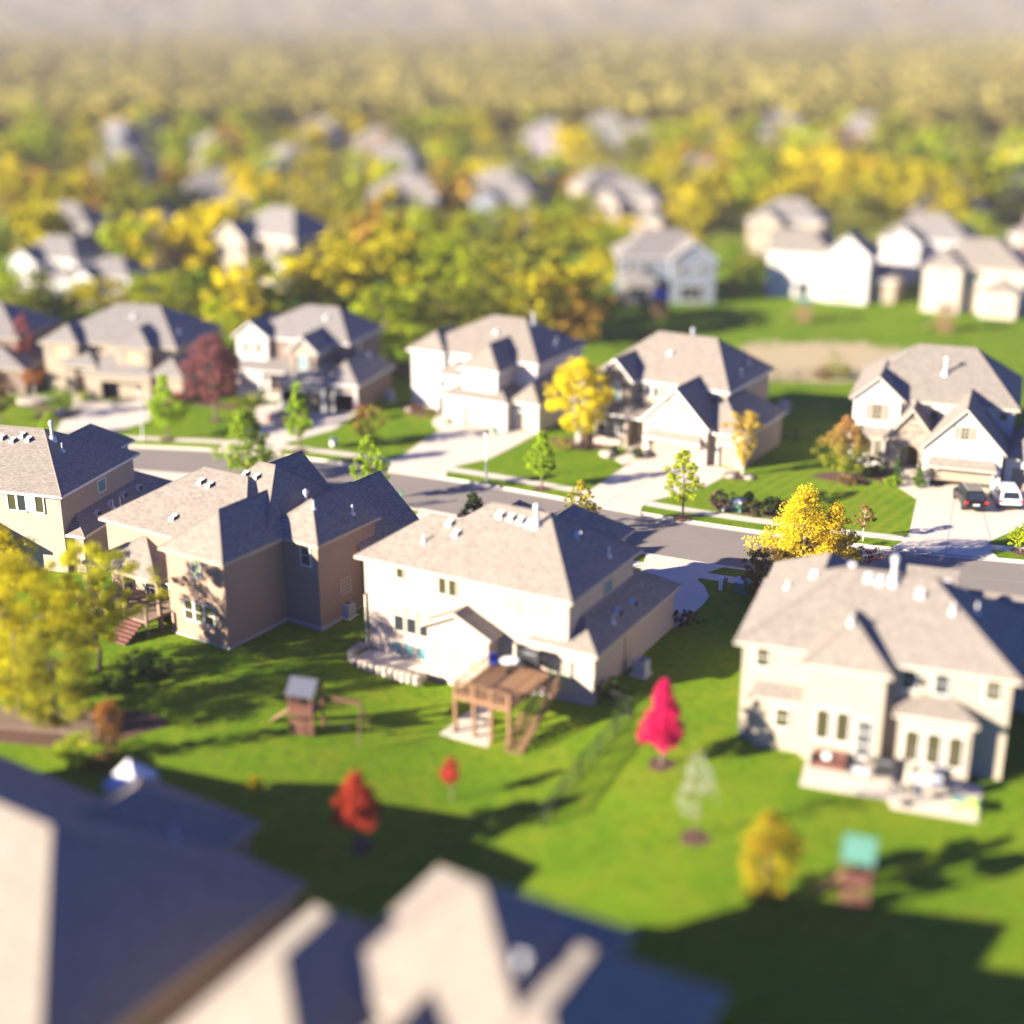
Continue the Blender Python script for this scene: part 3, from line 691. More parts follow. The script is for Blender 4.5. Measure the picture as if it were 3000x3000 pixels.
h.door(.2, -8.2, .2, 1.0, 2.1)
m_ = MB()
for xa, xb, y in ((-5.45,-.95,-4.97),(.2,2.4,-4.57)):
    m_.box(xa-.16, xa, y-.05, y+.06, 0, 2.16, h.trim); m_.box(xb, xb+.16, y-.05, y+.06, 0, 2.16, h.trim); m_.box(xa, xb, y-.05, y+.06, 2.0, 2.16, h.trim)
m_.build('door_frame', h.e)
m_ = MB(); m_.box(-.78, -.58, -5.0, -4.9, 0, 2.7, h.trim); m_.box(2.62, 2.8, -4.62, -4.5, 0, 2.75, h.trim); m_.build('corner_board', h.e)
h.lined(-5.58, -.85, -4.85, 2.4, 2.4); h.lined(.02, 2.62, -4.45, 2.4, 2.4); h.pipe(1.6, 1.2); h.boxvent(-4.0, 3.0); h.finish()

h = House('house', 'white house with arched entry and pink banner beside its garage', 2.54, 132.28, -29.5, 'siding_white', 'sh_tan', 'trimw')
h.vol(-14.9, 0, 0, 10.7, 6.0, 9.1, 'x', 6.8, 4.4)
h.vol(-14.95, -10.4, -.5, 5, 6.02, 7.7, 'y', 2.2, 0)
h.vol(-7.2, -2.6, -3.2, 5, 5.6, 7.75, 'y', 2.2, 0)
h.vol(-8.9, -1.15, -4.0, 4, 2.85, 4.75, 'x', 3, 3.8, oh=.35, openf=[(-6.4,-2.35,-.5,1.85)])
h.vol(-1.55, 1.75, -2.95, 6, 2.85, 4.5, 'y', 1.6, 0, oh=.35, openf=[(-.75,1.1,-.5,1.85)])
h.vol(-11.0, -7.3, -1.9, 2, 4.2, 5.3, 'y', 1.7, 0, openf=[(-10.55,-9.5,-.5,2.6)])
h.gdoor(-3.63, -6.4, -2.35, -.1, 1.85); h.gdoor(-2.58, -.75, 1.1, -.1, 1.85)
h.door(-.6, -10.0, .1, 1.0, 2.1, 'door_brown'); h.win('f', -1.515, -10.0, 3.2, .8, .65, 'glass', bars=(1,1))
h.win('f', -.115, -12.7, 4.8, .75, 1.1, 'glass_pale'); h.win('f', -2.82, -4.9, 4.7, .75, 1.1, 'glass_pale')
for x in (-13.1, -12.2, -11.3): h.win('f', .38, x, 1.5, .55, .95, 'glass', bars=(1,2))
m_ = MB()
for x in (-6.75, -2.0): m_.box(x-.08, x+.08, -3.78, -3.63, 1.5, 1.85, M['black'])
m_.build('wall_lantern', h.e)
h.boxvent(-6.6, 3.2); h.flue(-3.6, 5.6, 1.2); h.pipe(-1.2, 6.0, .5); h.pipe(-.9, 5.2, .5); h.finish()

h = House('house', 'stone and cream house with tall garage gable and red front door', 19.49, 121.62, -31.5, 'siding_cream', 'sh_tan', 'trimw')
h.vol(-14.2, 0, 0, 11.0, 6.0, 9.5, 'x', 4.4, 3.8, wall='siding_tan')  # tan, not cream: the right wall's shade is put into the siding colour
h.vol(-13.0, -9.1, -1.1, 5, 6.0, 8.0, 'y', 0, 0, wall='stone')
h.vol(-6.95, -.15, -3.95, 5, 3.45, 6.85, 'y', 0, 0, oh=.3, ohg=.3, openf=[(-6.0,-1.0,-.5,2.0)])
h.vol(-3.2, 2.95, -3.2, 6.9, 3.1, 5.4, 'y', 3.0, 3.0, oh=.35, openf=[(.4,2.2,-.5,2.0)], wall='siding_tan')
h.pent(-13.4, -6.9, -2.3, .2, 3.0, 3.9)
h.wallbox(-13.0, -9.4, -.85, .3, -.3, 3.1, 'stone'); h.col(-9.2, -2.0, 0, 2.85, .18, M['stone']); h.wallbox(-9.2, -8.65, -.1, .3, -.3, 3.1, 'stone')
h.wallbox(-13.2, -9.6, -2.4, -2.1, -.3, .7, 'rock', skip='d')
h.door(.1, -8.05, .1, .95, 2.2, 'door_red')
h.pent(-6.35, -.75, -4.45, -3.6, 2.15, 2.85)
m_ = MB()
for x in (-6.15, -.95): m_.bar((x,-3.62,1.3), (x,-4.3,2.0), .06, M['trim']); m_.box(x-.06, x+.06, -3.75, -3.63, 1.1, 2.0, M['trim'])
m_.build('bracket', h.e)
h.gdoor(-3.63, -6.0, -1.0, -.1, 2.0, 'gdoor_tan', frame=False); h.gdoor(-2.83, .4, 2.2, -.1, 2.0, 'gdoor_tan')
h.win('f', -3.655, -3.5, 5.2, .55, .9, 'glass_pale', bars=(2,3), shut='shutter'); h.win('f', -.81, -11.05, 4.85, .95, 1.6, 'glass_sky', bars=(2,3), shut='shutter_d')
for x in (-8.95, -8.2, -7.45): h.win('f', .38, x, 5.0, .5, 1.0, 'glass', bars=(1,1))
for x in (-12.3, -11.3, -10.3): h.win('f', -.85, x, 1.6, .75, 1.6, 'glass', bars=(2,2))
h.win('f', .38, -1.5, 5.1, .55, .5, 'glass', bars=(1,1)); h.win('r', -.4, 3.2, 4.9, .8, .9, 'glass_pale')
h.boxvent(-7.5, 3.2); h.flue(-6.5, 6.0, .9); h.pipe(-1.2, 7.0, .5); h.pipe(-.7, 4.2, .5); h.pipe(-2.2, 8.6, .6); h.finish()

h = House('house', 'white steep-gabled house with arched stone entry and two cars on its drive', 43.49, 115.67, -20, 'siding_white', 'sh_tan2', 'trim')
h.vol(-14.4, 0, .1, 12.4, 6.0, 9.8, 'x', 5.2, 4.3)
h.vol(-14.2, -9.5, -.5, 6, 6.0, 8.1, 'y', 0, 0)
h.vol(-10.9, -6.3, -2.9, 3, 3.2, 6.05, 'y', 0, 0, wall='stone', openf=[(-9.45,-7.85,-.5,2.75)])
h.vol(-7.6, -.7, -5.3, 5, 3.45, 7.1, 'y', 0, 0, oh=.3, openf=[(-6.6,-1.65,-.5,1.95)])
h.vol(-1.1, 5.2, -4.0, 4, 2.9, 5.4, 'y', 2.8, 2.8, openf=[(-.1,2.6,-.5,1.95),(3.0,4.4,-.5,1.95)])
h.pent(-6.95, -1.3, -5.85, -4.97, 2.1, 2.8)
m_ = MB()
for x in (-6.75, -1.5): m_.bar((x,-4.95,1.2), (x,-5.7,1.98), .07, M['trimtan']); m_.box(x-.07, x+.07, -5.1, -4.98, 1.0, 1.98, M['trimtan'])
m_.build('bracket', h.e)
o = h.gdoor(-4.98, -6.6, -1.65, .62, 1.95, 'gdoor_tan', frame=False); h.gdoor(-3.57, -.1, 2.6, -.1, 1.95, 'gdoor_tan'); h.gdoor(-3.57, 3.0, 4.4, -.1, 1.95, 'gdoor_tan')
m_ = MB(); m_.box(-7.32, -6.7, -5.06, -4.9, -.2, .45, M['foundation']); m_.box(-1.6, -1.0, -5.06, -4.9, -.2, .45, M['foundation']); m_.build('plinth', h.e)
h.wallbox(-9.5, -7.8, -.8, 0, -.3, 3.2, 'siding_tan'); h.door(-.83, -8.4, .45, 1.0, 2.15, 'door_brown'); h.win('f', -.815, -9.15, 1.6, .4, 1.6, 'glass_pale', bars=(1,1))
m_ = MB(); N_ = 10       # arch infill above the entry opening
for q in range(N_):
    a0 = pi*q/N_; a1 = pi*(q+1)/N_; cx_ = -8.65; rr = .8; zc = 2.05
    p0 = (cx_-rr*cos(a0), zc+.7*sin(a0)); p1 = (cx_-rr*cos(a1), zc+.7*sin(a1))
    m_.face([(p0[0],-2.62,p0[1]),(p1[0],-2.62,p1[1]),(p1[0],-2.62,2.76),(p0[0],-2.62,2.76)], M['stone'])
m_.build('arch', h.e)
for q in range(3):
    m_ = MB(); m_.box(-9.5, -7.8, -2.6-.35*(q+1), -2.6-.35*q, -.1, .45-.15*q, M['concrete']); m_.build('step', h.e)
m_ = MB(); m_.box(-9.45, -7.85, -2.55, -.8, -.1, .45, M['concrete']); m_.build('porch_floor', h.e)
h.pent(-14.2, -10.6, -1.15, -.15, 2.75, 3.55); h.wallbox(-13.6, -10.9, -.85, 0, -.3, 2.65)
for x in (-13.0, -12.25, -11.5): h.win('f', -.85, x, 1.5, .58, 1.7, 'glass_olive', bars=(2,4))
h.win('f', -.21, -11.85, 4.85, .8, 1.35, 'glass_olive', bars=(2,4), shut='shutter'); h.win('f', -5.005, -4.15, 4.95, .62, 1.0, 'glass_olive', bars=(2,3), shut='shutter'); h.win('f', .48, -1.3, 5.2, .55, .55, 'glass', bars=(1,1)); h.win('f', .48, -7.0, 4.9, .6, .8, 'glass', bars=(1,1))
h.flue(-6.6, 3.2, 1.5, 'metalw'); h.pipe(.9, -.5); h.pipe(1.1, .4); h.finish()

h = House('house', 'dark roofed house cut off by the left edge beside the red tree', -52.5, 146.5, -10, 'siding_brown', 'sh_gray', 'trimtan')
h.vol(-14, 0, 0, 10, 5.4, 8.4, 'x', 4.6, 4.6); h.vol(-6, 2.0, -3, 5, 2.8, 4.6, 'y', 2.6, 0)
h.win('f', .38, -3, 4.6, 1.2, 1.1); h.win('f', -2.62, -2.5, 1.4, 2.6, 1.6, 'glass', bars=(3,1)); h.finish()

# ---- roofs at the bottom of the frame (next street towards us)
h = House('house', 'out-of-focus house nearest the camera in the bottom centre, grey roof half lit', -1.3, 43.4, -29, 'stucco_tan', 'sh_tan', 'trim')
h.vol(-4.2, 4.6, -4.3, 4.1, 5.2, 8.3, 'x', 4.2, 4.3)
h.vol(-7.6, -1.6, -8.5, .2, 4.6, 7.0, 'y', 3.0, 3.0); h.vol(1.0, 8.6, -7.0, 3.4, 4.4, 7.0, 'y', 3.4, 3.4)
h.vol(6.2, 12.4, -9.0, 2.8, 2.6, 4.5, 'y', 3.4, 3.4)
h.vol(-2.0, 2.2, -12.5, 0, 4.4, 5.9, 'y', 3.2, 3.2)
h.boxvent(2.6, -1.5); h.pipe(2.2, -5.0, .6); h.win('b', 3.69, 0, 4.8, 1.2, 1.2); h.win('b', 3.69, -2, 1.6, 1.6, 1.4, bars=(2,1)); h.finish()
h = House('house', 'out-of-focus house in the bottom left corner with shaded blue-grey roof', -18.8, 50.4, -33, 'board_brown', 'sh_tan', 'trimtan')
h.vol(-16.0, 7.5, -7.8, 6.6, 2.4, 6.6, 'x', 7.2, 7.2)
h.vol(-5.5, 2.5, -2.0, 9.2, 2.35, 4.9, 'y', 3.2, 3.8)
h.win('b', 8.79, 1.0, 1.6, 1.6, 1.4, bars=(2,1)); h.pipe(1.2, 5.0, .6); h.finish()

# ---- houses behind, right
h = House('house', 'grey-blue house with brick back porch and blue playset in its garden, far right side', 14.6, 195.0, 0, 'siding_blue', 'sh_gray', 'trimw')
h.vol(0, 13.5, 0, 10, 6, 9.3, 'x', 4.4, 4.4); h.vol(7.0, 13.9, -2.2, 5, 6.0, 8.6, 'y', 0, 0); h.vol(.5, 5.5, -2.6, 3, 3.3, 4.6, 'y', 2.2, 0, wall='stone')
for x in (1.8, 4.2, 8.8, 11.6): h.win('f', (.38 if x < 6 else -1.92), x, 4.7, 1.0, 1.2, 'glass', fr=M['trimw'])
h.win('f', -2.24, 3.0, 1.5, 2.8, 1.9, 'glass', bars=(3,1)); h.win('f', -1.92, 10.2, 1.5, 3.2, 2.0, 'glass', bars=(3,1)); h.finish()
h = House('house', 'bright white house with plain tan gable roof and timber stairs, far right', 35.9, 199.0, -24, 'siding_white', 'sh_tan2', 'trimw')
h.vol(0, 9.5, 0, 9, 6.3, 9.0, 'x', 0, 4.0); h.vol(8.0, 15.0, -.8, 8, 6.3, 9.4, 'y', 0, 3.5); h.vol(13.5, 18.5, 1.0, 9, 3.2, 5.0, 'x', 0, 2.0, wall='siding_tan')
for x, z in ((1.5,4.9),(4.0,4.9),(6.5,4.9),(1.5,1.8),(10.0,4.9),(12.6,4.9)): h.win('f', (.38 if x < 8 else -.52), x, z, .9, 1.1, 'glass_pale')
h.win('f', .38, 5.6, 1.3, 1.8, 2.2, 'glass', bars=(2,1)); h.win('f', -.52, 11.4, 1.4, 2.2, 2.0, 'glass_pale', bars=(2,1)); h.finish()
h = House('house', 'cream house with gabled back wing and timber play tower before it, far right edge', 55.8, 189.7, -26, 'siding_cream', 'sh_tan2', 'trim')
h.vol(0, 13.5, 0, 10, 6, 9.3, 'x', 5, 5); h.vol(0, 5.6, -2.0, 5, 6.0, 8.0, 'y', 2.6, 0); h.vol(7.6, 13.0, -2.6, 5, 3.4, 5.0, 'y', 2.5, 0)
for x, y, z in ((1.7,-1.62,1.7),(3.9,-1.62,1.7),(2.8,-1.62,4.8),(7.0,.38,4.8),(10.5,.38,4.8)): h.win('f', y, x, z, .9, 1.3, 'glass_pale')
h.win('f', -2.22, 10.3, 1.5, 3.0, 1.8, 'glass_pale', bars=(3,1)); h.finish()
far_h = [   # further houses one can still tell apart: x, y, yaw, size, walls, label
 (38.5, 234, -20, 1.0, 'stucco_tan', 'tan roofed house just behind the bright white house, its left neighbour'),
 (55.0, 212, -24, 1.05, 'siding_white', 'white house with tall plain gable standing behind the bright white house'),
 (76.0, 217, -30, 1.0, 'siding_cream', 'house with red brick chimney at the far right edge'),
 (-44.0, 214, -35, 1.15, 'stucco_tan', 'house with one lit tan roof slope rising over the trees on the left'),
 (-80.0, 228, -12, 1.0, 'siding_white', 'white walled house with dark roof at far left behind the wood'),
 (-66.0, 226, -14, 1.0, 'stucco_tan', 'low tan roofed house right of the white one behind the wood on the left'),
 (-72.0, 202, -20, .85, 'siding_white', 'dark blue gabled house half hidden by trees at the left edge'),
 (-60.5, 192, -18, .7, 'siding_white', 'small pale house peeping through the trees at left'),
 (14.0, 262, -16, 1.0, 'stucco', 'pale house with dark roof behind the golden tree, right of centre'),
 (-8.0, 262, -16, 1.0, 'siding_blue', 'grey-blue house behind the golden tree in the centre'),
 (-26.0, 268, -20, 1.0, 'siding_gray', 'dark roofed house behind the golden tree, left of the grey-blue one')]
for X_, Y_, yw, sc, wl, lb in far_h:
    h = House('house', lb, X_, Y_, yw, wl, 'sh_gray', 'trimw'); h.e.scale = (sc,)*3
    h.vol(0, 13, 0, 10, 6, 9.2, 'x', 4.6, 4.6); h.vol(1, 6.5, -2.4, 5, 5.6, 7.8, 'y', 0, 0); h.vol(8.5, 14.5, -3, 5, 3.0, 5.0, 'y', 2.6, 0)
    for x, y, z in ((2.5,-2.12,4.4),(4.9,-2.12,4.4),(9.5,.38,4.7),(3.7,-2.12,1.5),(11.4,-2.62,1.3)): h.win('f', y, x, z, 1.0, 1.2, 'glass')
    if 'brick' in lb:
        m_ = MB(); m_.box(3.0, 4.6, -2.9, -2.0, -.3, 9.6, M['brick']); m_.build('chimney', h.e)
    h.finish()
# ------------------------------------------------------------ trees and shrubs
LM = {}
def leaf_mat(c1, c2, name='foliage'):
    key = (c1, c2)
    if key in LM: return LM[key]
    m, n, l, b = mat(name)
    at = n.new('ShaderNodeAttribute'); at.attribute_name = 'tone'
    mx = n.new('ShaderNodeMix'); mx.data_type = 'RGBA'; mx.inputs['A'].default_value = rgb(c1); mx.inputs['B'].default_value = rgb(c2)
    l.new(at.outputs['Fac'], mx.inputs['Factor'])
    at2 = n.new('ShaderNodeAttribute'); at2.attribute_name = 'val'
    mu = n.new('ShaderNodeMix'); mu.data_type = 'RGBA'; mu.blend_type = 'MULTIPLY'; mu.inputs['Factor'].default_value = 1
    l.new(mx.outputs['Result'], mu.inputs['A']); l.new(at2.outputs['Fac'], mu.inputs['B'])
    l.new(mu.outputs['Result'], b.inputs['Base Color']); b.inputs['Roughness'].default_value = .8; b.inputs['Specular IOR Level'].default_value = .0
    tr = n.new('ShaderNodeBsdfTranslucent'); l.new(mu.outputs['Result'], tr.inputs['Color'])
    ms = n.new('ShaderNodeMixShader'); ms.inputs[0].default_value = .38
    l.new(b.outputs[0], ms.inputs[1]); l.new(tr.outputs[0], ms.inputs[2])
    o = [x for x in n if x.type == 'OUTPUT_MATERIAL'][0]; l.new(ms.outputs[0], o.inputs[0])
    LM[key] = m; return m
PROF = {
 'oval': lambda t: (np.sin(np.pi*np.clip(t,0,1)**.8)**.65),
 'cone': lambda t: np.where(t < .18, (t/.18)**.6, ((1-t)/.82)**.85)*1.0,
 'round': lambda t: np.sqrt(np.clip(1-(2*t-1)**2, 0, 1)),
 'vase': lambda t: np.clip(.25+.95*t, 0, 1)*np.sqrt(np.clip(1-((t-.55)/.5)**4, 0, 1)),
 'column': lambda t: np.clip(np.minimum(t*8, (1-t)*3.0), 0, 1)**.5,
 'spread': lambda t: np.clip(.45+.9*t, 0, 1)*np.sqrt(np.clip(1-((t-.4)/.62)**2, 0, 1)),
}
def crown_arrays(h0, h1, r, shape, nclump, nleaf, leaf, rng, clump=.27, lop=.22, hollow=.35, grad=False):
    H_ = h1-h0
    V = []; F = 0; tone = []; val = []
    pf = PROF[shape]
    ph = rng.uniform(0, 6.28, 4)
    cs = []
    while len(cs) < nclump:
        t = rng.uniform(0, 1); a = rng.uniform(0, 2*np.pi)
        R_ = r*float(pf(np.array(t)))*(1+lop*np.sin(2*a+ph[0])*np.sin(4*t+ph[1])+lop*.8*np.sin(3*a+ph[2]+3*t))
        q = np.sqrt(rng.uniform(hollow**2, 1)); 
        if rng.uniform() > .25+.75*float(pf(np.array(t))): continue
        cs.append((R_*q*np.cos(a), R_*q*np.sin(a), h0+H_*t, t))
    cs = np.array(cs)
    per = max(4, nleaf//nclump); n = per*nclump
    cr = clump*min(r, H_*.5)
    ci = np.repeat(np.arange(nclump), per)
    csz = rng.uniform(.6, 1.35, nclump)[ci]
    d = rng.normal(size=(n,3)); d /= np.linalg.norm(d,axis=1)[:,None]
    rad = cr*csz*rng.uniform(.2, 1, n)**.5
    P = cs[ci,:3] + d*rad[:,None]*np.array([1,1,.75])
    nr = d*.6 + rng.normal(size=(n,3))*.55 + np.array([0,0,.25]); nr /= np.linalg.norm(nr,axis=1)[:,None]
    t1 = np.cross(nr, rng.normal(size=(n,3))); t1 /= np.linalg.norm(t1,axis=1)[:,None]; t2 = np.cross(nr, t1)
    s = leaf*rng.uniform(.6, 1.35, n)[:,None]*.5
    quad = np.stack([P-t1*s*1.25, P-t2*s*.75, P+t1*s*1.25, P+t2*s*.75], 1).reshape(-1,3)
    ct = rng.uniform(0,1,nclump)
    tt = np.clip(.55*ct[ci]+.45*rng.uniform(0,1,n), 0, 1)
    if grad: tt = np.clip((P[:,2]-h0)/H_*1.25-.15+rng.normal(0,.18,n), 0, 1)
    vv = rng.uniform(.62, 1.25, n)*(.82+.36*rng.uniform(0,1,nclump)[ci])
    return quad, tt, vv, cs
def leaf_mesh(name, quad, tt, vv, m, extra=None):
    n = len(quad)//4
    me = bpy.data.meshes.new(name)
    me.vertices.add(len(quad)); me.vertices.foreach_set('co', quad.astype(np.float32).ravel())
    me.loops.add(n*4); me.loops.foreach_set('vertex_index', np.arange(n*4, dtype=np.int32))
    me.polygons.add(n); me.polygons.foreach_set('loop_start', np.arange(0, n*4, 4, dtype=np.int32))
    try: me.polygons.foreach_set('loop_total', np.full(n, 4, np.int32))
    except Exception: pass
    me.update(calc_edges=True); me.validate()
    a = me.attributes.new('tone', 'FLOAT', 'FACE'); a.data.foreach_set('value', tt.astype(np.float32))
    a = me.attributes.new('val', 'FLOAT', 'FACE'); a.data.foreach_set('value', vv.astype(np.float32))
    me.materials.append(m)
    return me
def trunk_mb(h0, h1, r, tr, cs, rng, m, stems=1, nb=9):
    mb = MB()
    for k in range(stems):
        a = 2*pi*k/max(1,stems)+rng.uniform(0,1); lean = .0 if stems == 1 else r*.35
        p = Vector((0.1*lean*cos(a), .1*lean*sin(a), -.3)); top = h0+(h1-h0)*(.72 if stems == 1 else .6)
        segs = 5; q0 = p; r0 = tr
        for i in range(1, segs+1):
            f = i/segs
            q1 = Vector((lean*f*cos(a)+rng.normal(0,.03*r), lean*f*sin(a)+rng.normal(0,.03*r), -.3+(top+.3)*f)); r1 = tr*(1-.8*f)
            mb.bar(q0, q1, r0, m, r1, 7); q0, r0 = q1, r1
    for j in range(min(nb, len(cs))):
        c = cs[rng.integers(len(cs))]; zb_ = max(h0*.85, min(c[2]-.25*(h1-h0), h0+(h1-h0)*.5)); b = Vector((0,0,zb_))
        mid = (b+Vector(c[:3]))/2+Vector((0,0,.1*r)); mb.bar(b, mid, tr*.4, m, tr*.25, 5); mb.bar(mid, Vector(c[:3]), tr*.25, m, tr*.08, 5)
    return mb
def tree(name, label, cat, x, y, h, r, shape='oval', c1=(.1,.17,.02), c2=(.2,.25,.03), h0=.25, nleaf=3000, leaf=.2, nclump=45, tr=None, bark='bark', stems=1, seed=None, group=None, clump=.27, grad=False, z=None, hollow=.35, lop=.22):
    rng = np.random.default_rng(seed if seed is not None else int(abs(x*131+y*17)*10) % 99991)
    z = zg(x, y) if z is None else z
    nleaf = int(nleaf*2.4); leaf *= .62; nclump = int(nclump*2.0); clump *= .80
    e = empty(name, (x, y, z), 0, label, cat, group)
    quad, tt, vv, cs = crown_arrays(h*h0, h*.96, r, shape, nclump, nleaf, leaf, rng, clump=clump, grad=grad, hollow=hollow, lop=lop)
    me = leaf_mesh('crown', quad, tt, vv, leaf_mat(c1, c2)); o = bpy.data.objects.new('crown', me); COL.objects.link(o); o.parent = e
    trunk_mb(h*h0, h, r, tr or h*.016+.03, cs, rng, M[bark], stems).build('trunk', e)
    return e
def shrub(label, x, y, h, r, c1, c2, shape='round', nleaf=900, leaf=.14, nclump=22, name='shrub', cat='shrub', group=None, clump=.3, grad=False, hollow=.2):
    nleaf = int(nleaf*2); leaf *= .7; nclump = int(nclump*1.6)
    rng = np.random.default_rng(int(abs(x*97+y*31)*10) % 99991)
    e = empty(name, (x, y, zg(x, y)), 0, label, cat, group)
    quad, tt, vv, cs = crown_arrays(.05, h*.95, r, shape, nclump, nleaf, leaf, rng, clump=clump, grad=grad, hollow=hollow)
    me = leaf_mesh('foliage', quad, tt, vv, leaf_mat(c1, c2)); o = bpy.data.objects.new('foliage', me); COL.objects.link(o); o.parent = e
    mb = MB()
    for k in range(5):
        c = cs[rng.integers(len(cs))]; mb.bar((0,0,-.1), tuple(c[:3]), .035, M['bark'], .012, 5)
    mb.build('stem', e); return e
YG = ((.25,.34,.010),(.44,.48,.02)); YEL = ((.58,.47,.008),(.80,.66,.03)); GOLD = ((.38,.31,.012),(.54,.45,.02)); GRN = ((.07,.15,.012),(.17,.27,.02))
LIME = ((.20,.34,.012),(.40,.52,.03)); OLV = ((.15,.17,.018),(.32,.32,.03)); DRK = ((.018,.04,.012),(.05,.085,.02)); ORG = ((.36,.12,.02),(.50,.20,.03)); MAR = ((.19,.065,.065),(.33,.13,.12)); RED = ((.42,.012,.05),(.62,.03,.09)); BRN = ((.16,.10,.03),(.30,.19,.05))
T = tree
# street trees along the far verge
T('street_tree', 'light green young street tree on the verge beside the left lamp post', 'tree', -32.58, 127.14, 6.40, 2.1, 'cone', *LIME, h0=.24, nleaf=2600, leaf=.24)
T('street_tree', 'narrow bright green street tree hiding part of the grey pickup', 'tree', -19.52, 123.51, 6.57, 1.5, 'cone', *LIME, h0=.23, nleaf=2600, leaf=.24)
T('street_tree', 'yellow-green street tree on the verge right of the centre lamp post', 'tree', 2.49, 112.59, 5.33, 1.35, 'cone', *LIME, h0=.25, nleaf=2400, leaf=.21)
T('street_tree', 'thin pale yellow-green street tree in front of the double garage with gable', 'tree', 13.60, 105.33, 5.85, 1.55, 'oval', *YG, h0=.27, nleaf=1900, leaf=.22, nclump=34, clump=.22)
T('street_tree', 'small rusty sapling with thin pale trunk on the verge', 'tree', 26.83, 100.17, 2.93, .85, 'oval', *((.30,.13,.05),(.28,.22,.05)), h0=.38, nleaf=700, leaf=.17, nclump=18, bark='bark_pale', tr=.05)
T('street_tree', 'pale yellow sapling cut by the right edge', 'tree', 38.14, 97.72, 2.39, 1.3, 'cone', *YG, h0=.25, nleaf=1200, leaf=.2)
# near verge trees whose tops show over the roofs
T('street_tree', 'large green street tree standing behind the ridge of the brown house', 'tree', -22.98, 116.03, 6.46, 2.7, 'cone', *((.15,.25,.015),(.34,.44,.03)), h0=.12, nleaf=3800, leaf=.24)
T('street_tree', 'lime yellow tree at the roof corner of the brown house', 'tree', -11.63, 109.93, 5.73, 1.35, 'oval', *LIME, h0=.2, nleaf=2200, leaf=.22, clump=.24)
T('conifer', 'small dark evergreen peeping over the ridge of the cream house', 'tree', -3.01, 103.51, 2.98, 1.25, 'cone', *DRK, h0=.05, nleaf=2200, leaf=.15)
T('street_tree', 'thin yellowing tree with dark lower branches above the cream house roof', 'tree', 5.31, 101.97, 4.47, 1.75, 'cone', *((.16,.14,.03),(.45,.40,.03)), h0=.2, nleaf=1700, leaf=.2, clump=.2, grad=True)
T('maple', 'brilliant yellow-gold maple rising over the sand-coloured house roof', 'tree', 20.66, 92.87, 6.91, 3.5, 'cone', *((.48,.34,.01),(.84,.66,.03)), h0=.08, nleaf=9000, leaf=.19, nclump=95, clump=.24, lop=.3, stems=3)
T('maple', 'smaller amber-gold maple pressed against the right side of the brilliant one', 'tree', 22.85, 92.74, 5.94, 2.1, 'cone', *((.44,.28,.012),(.74,.54,.03)), h0=.08, nleaf=4500, leaf=.19, nclump=55, clump=.24, lop=.3, stems=2)
T('shrub_tree', 'bronze green tree at the left roof corner of the sand-coloured house', 'tree', 17.63, 89.43, 3.42, 2.0, 'round', *((.16,.10,.025),(.26,.20,.04)), h0=.1, nleaf=2600, leaf=.2)
shrub('dark red spiky shrub at the kerb right of the gold maple', *(25.30, 92.87), 2.4, .9, *((.14,.02,.03),(.30,.08,.06)), shape='vase', nleaf=700, clump=.2)
# trees in the far gardens
T('plum_tree', 'big maroon-leaved tree on the lawn between the two open-garage houses', 'tree', -29.37, 133.75, 8.83, 3.0, 'oval', *MAR, h0=.24, nleaf=6000, leaf=.24, nclump=80, clump=.2)
T('birch', 'full golden yellow clump birch left of the stone house', 'tree', 6.24, 125.80, 8.43, 3.05, 'oval', *YEL, h0=.18, nleaf=8000, leaf=.22, nclump=80, stems=4, bark='bark_pale', clump=.24)
T('birch', 'slender yellow-orange birch with white stems at the corner of the stone house garage', 'tree', 20.14, 116.32, 5.77, 1.55, 'vase', *((.46,.30,.05),(.60,.46,.06)), h0=.2, nleaf=2600, leaf=.18, stems=4, bark='bark_pale', tr=.06)
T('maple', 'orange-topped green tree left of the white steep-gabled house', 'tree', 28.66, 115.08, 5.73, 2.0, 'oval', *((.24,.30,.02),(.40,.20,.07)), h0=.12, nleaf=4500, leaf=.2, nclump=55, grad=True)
T('ornamental_tree', 'small orange umbrella-shaped tree in a raised stone bed', 'tree', -49.71, 141.55, 3.18, 1.55, 'spread', *ORG, h0=.55, nleaf=1500, leaf=.2, tr=.09, bark='bark_pale')
T('maple', 'red columnar tree between the cut-off left house and the tan house', 'tree', -52.36, 147.53, 8.04, 1.2, 'column', *((.30,.07,.05),(.48,.17,.12)), h0=.1, nleaf=1600, leaf=.25)
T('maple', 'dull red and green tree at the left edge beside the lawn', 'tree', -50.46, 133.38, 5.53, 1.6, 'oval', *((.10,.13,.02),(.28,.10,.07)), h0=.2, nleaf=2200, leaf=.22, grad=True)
T('young_tree', 'straggly yellow-green young tree on the lawn left of the white house drive', 'tree', -13.46, 125.25, 3.95, 1.85, 'vase', *((.30,.27,.03),(.42,.36,.06)), h0=.06, nleaf=2000, leaf=.2, nclump=40, clump=.17, stems=3)
T('young_tree', 'small yellow-green tree at the top of the left drive, behind the left roof ridge', 'tree', -43.92, 128.05, 2.53, .9, 'oval', *LIME, h0=.05, nleaf=900, leaf=.18)
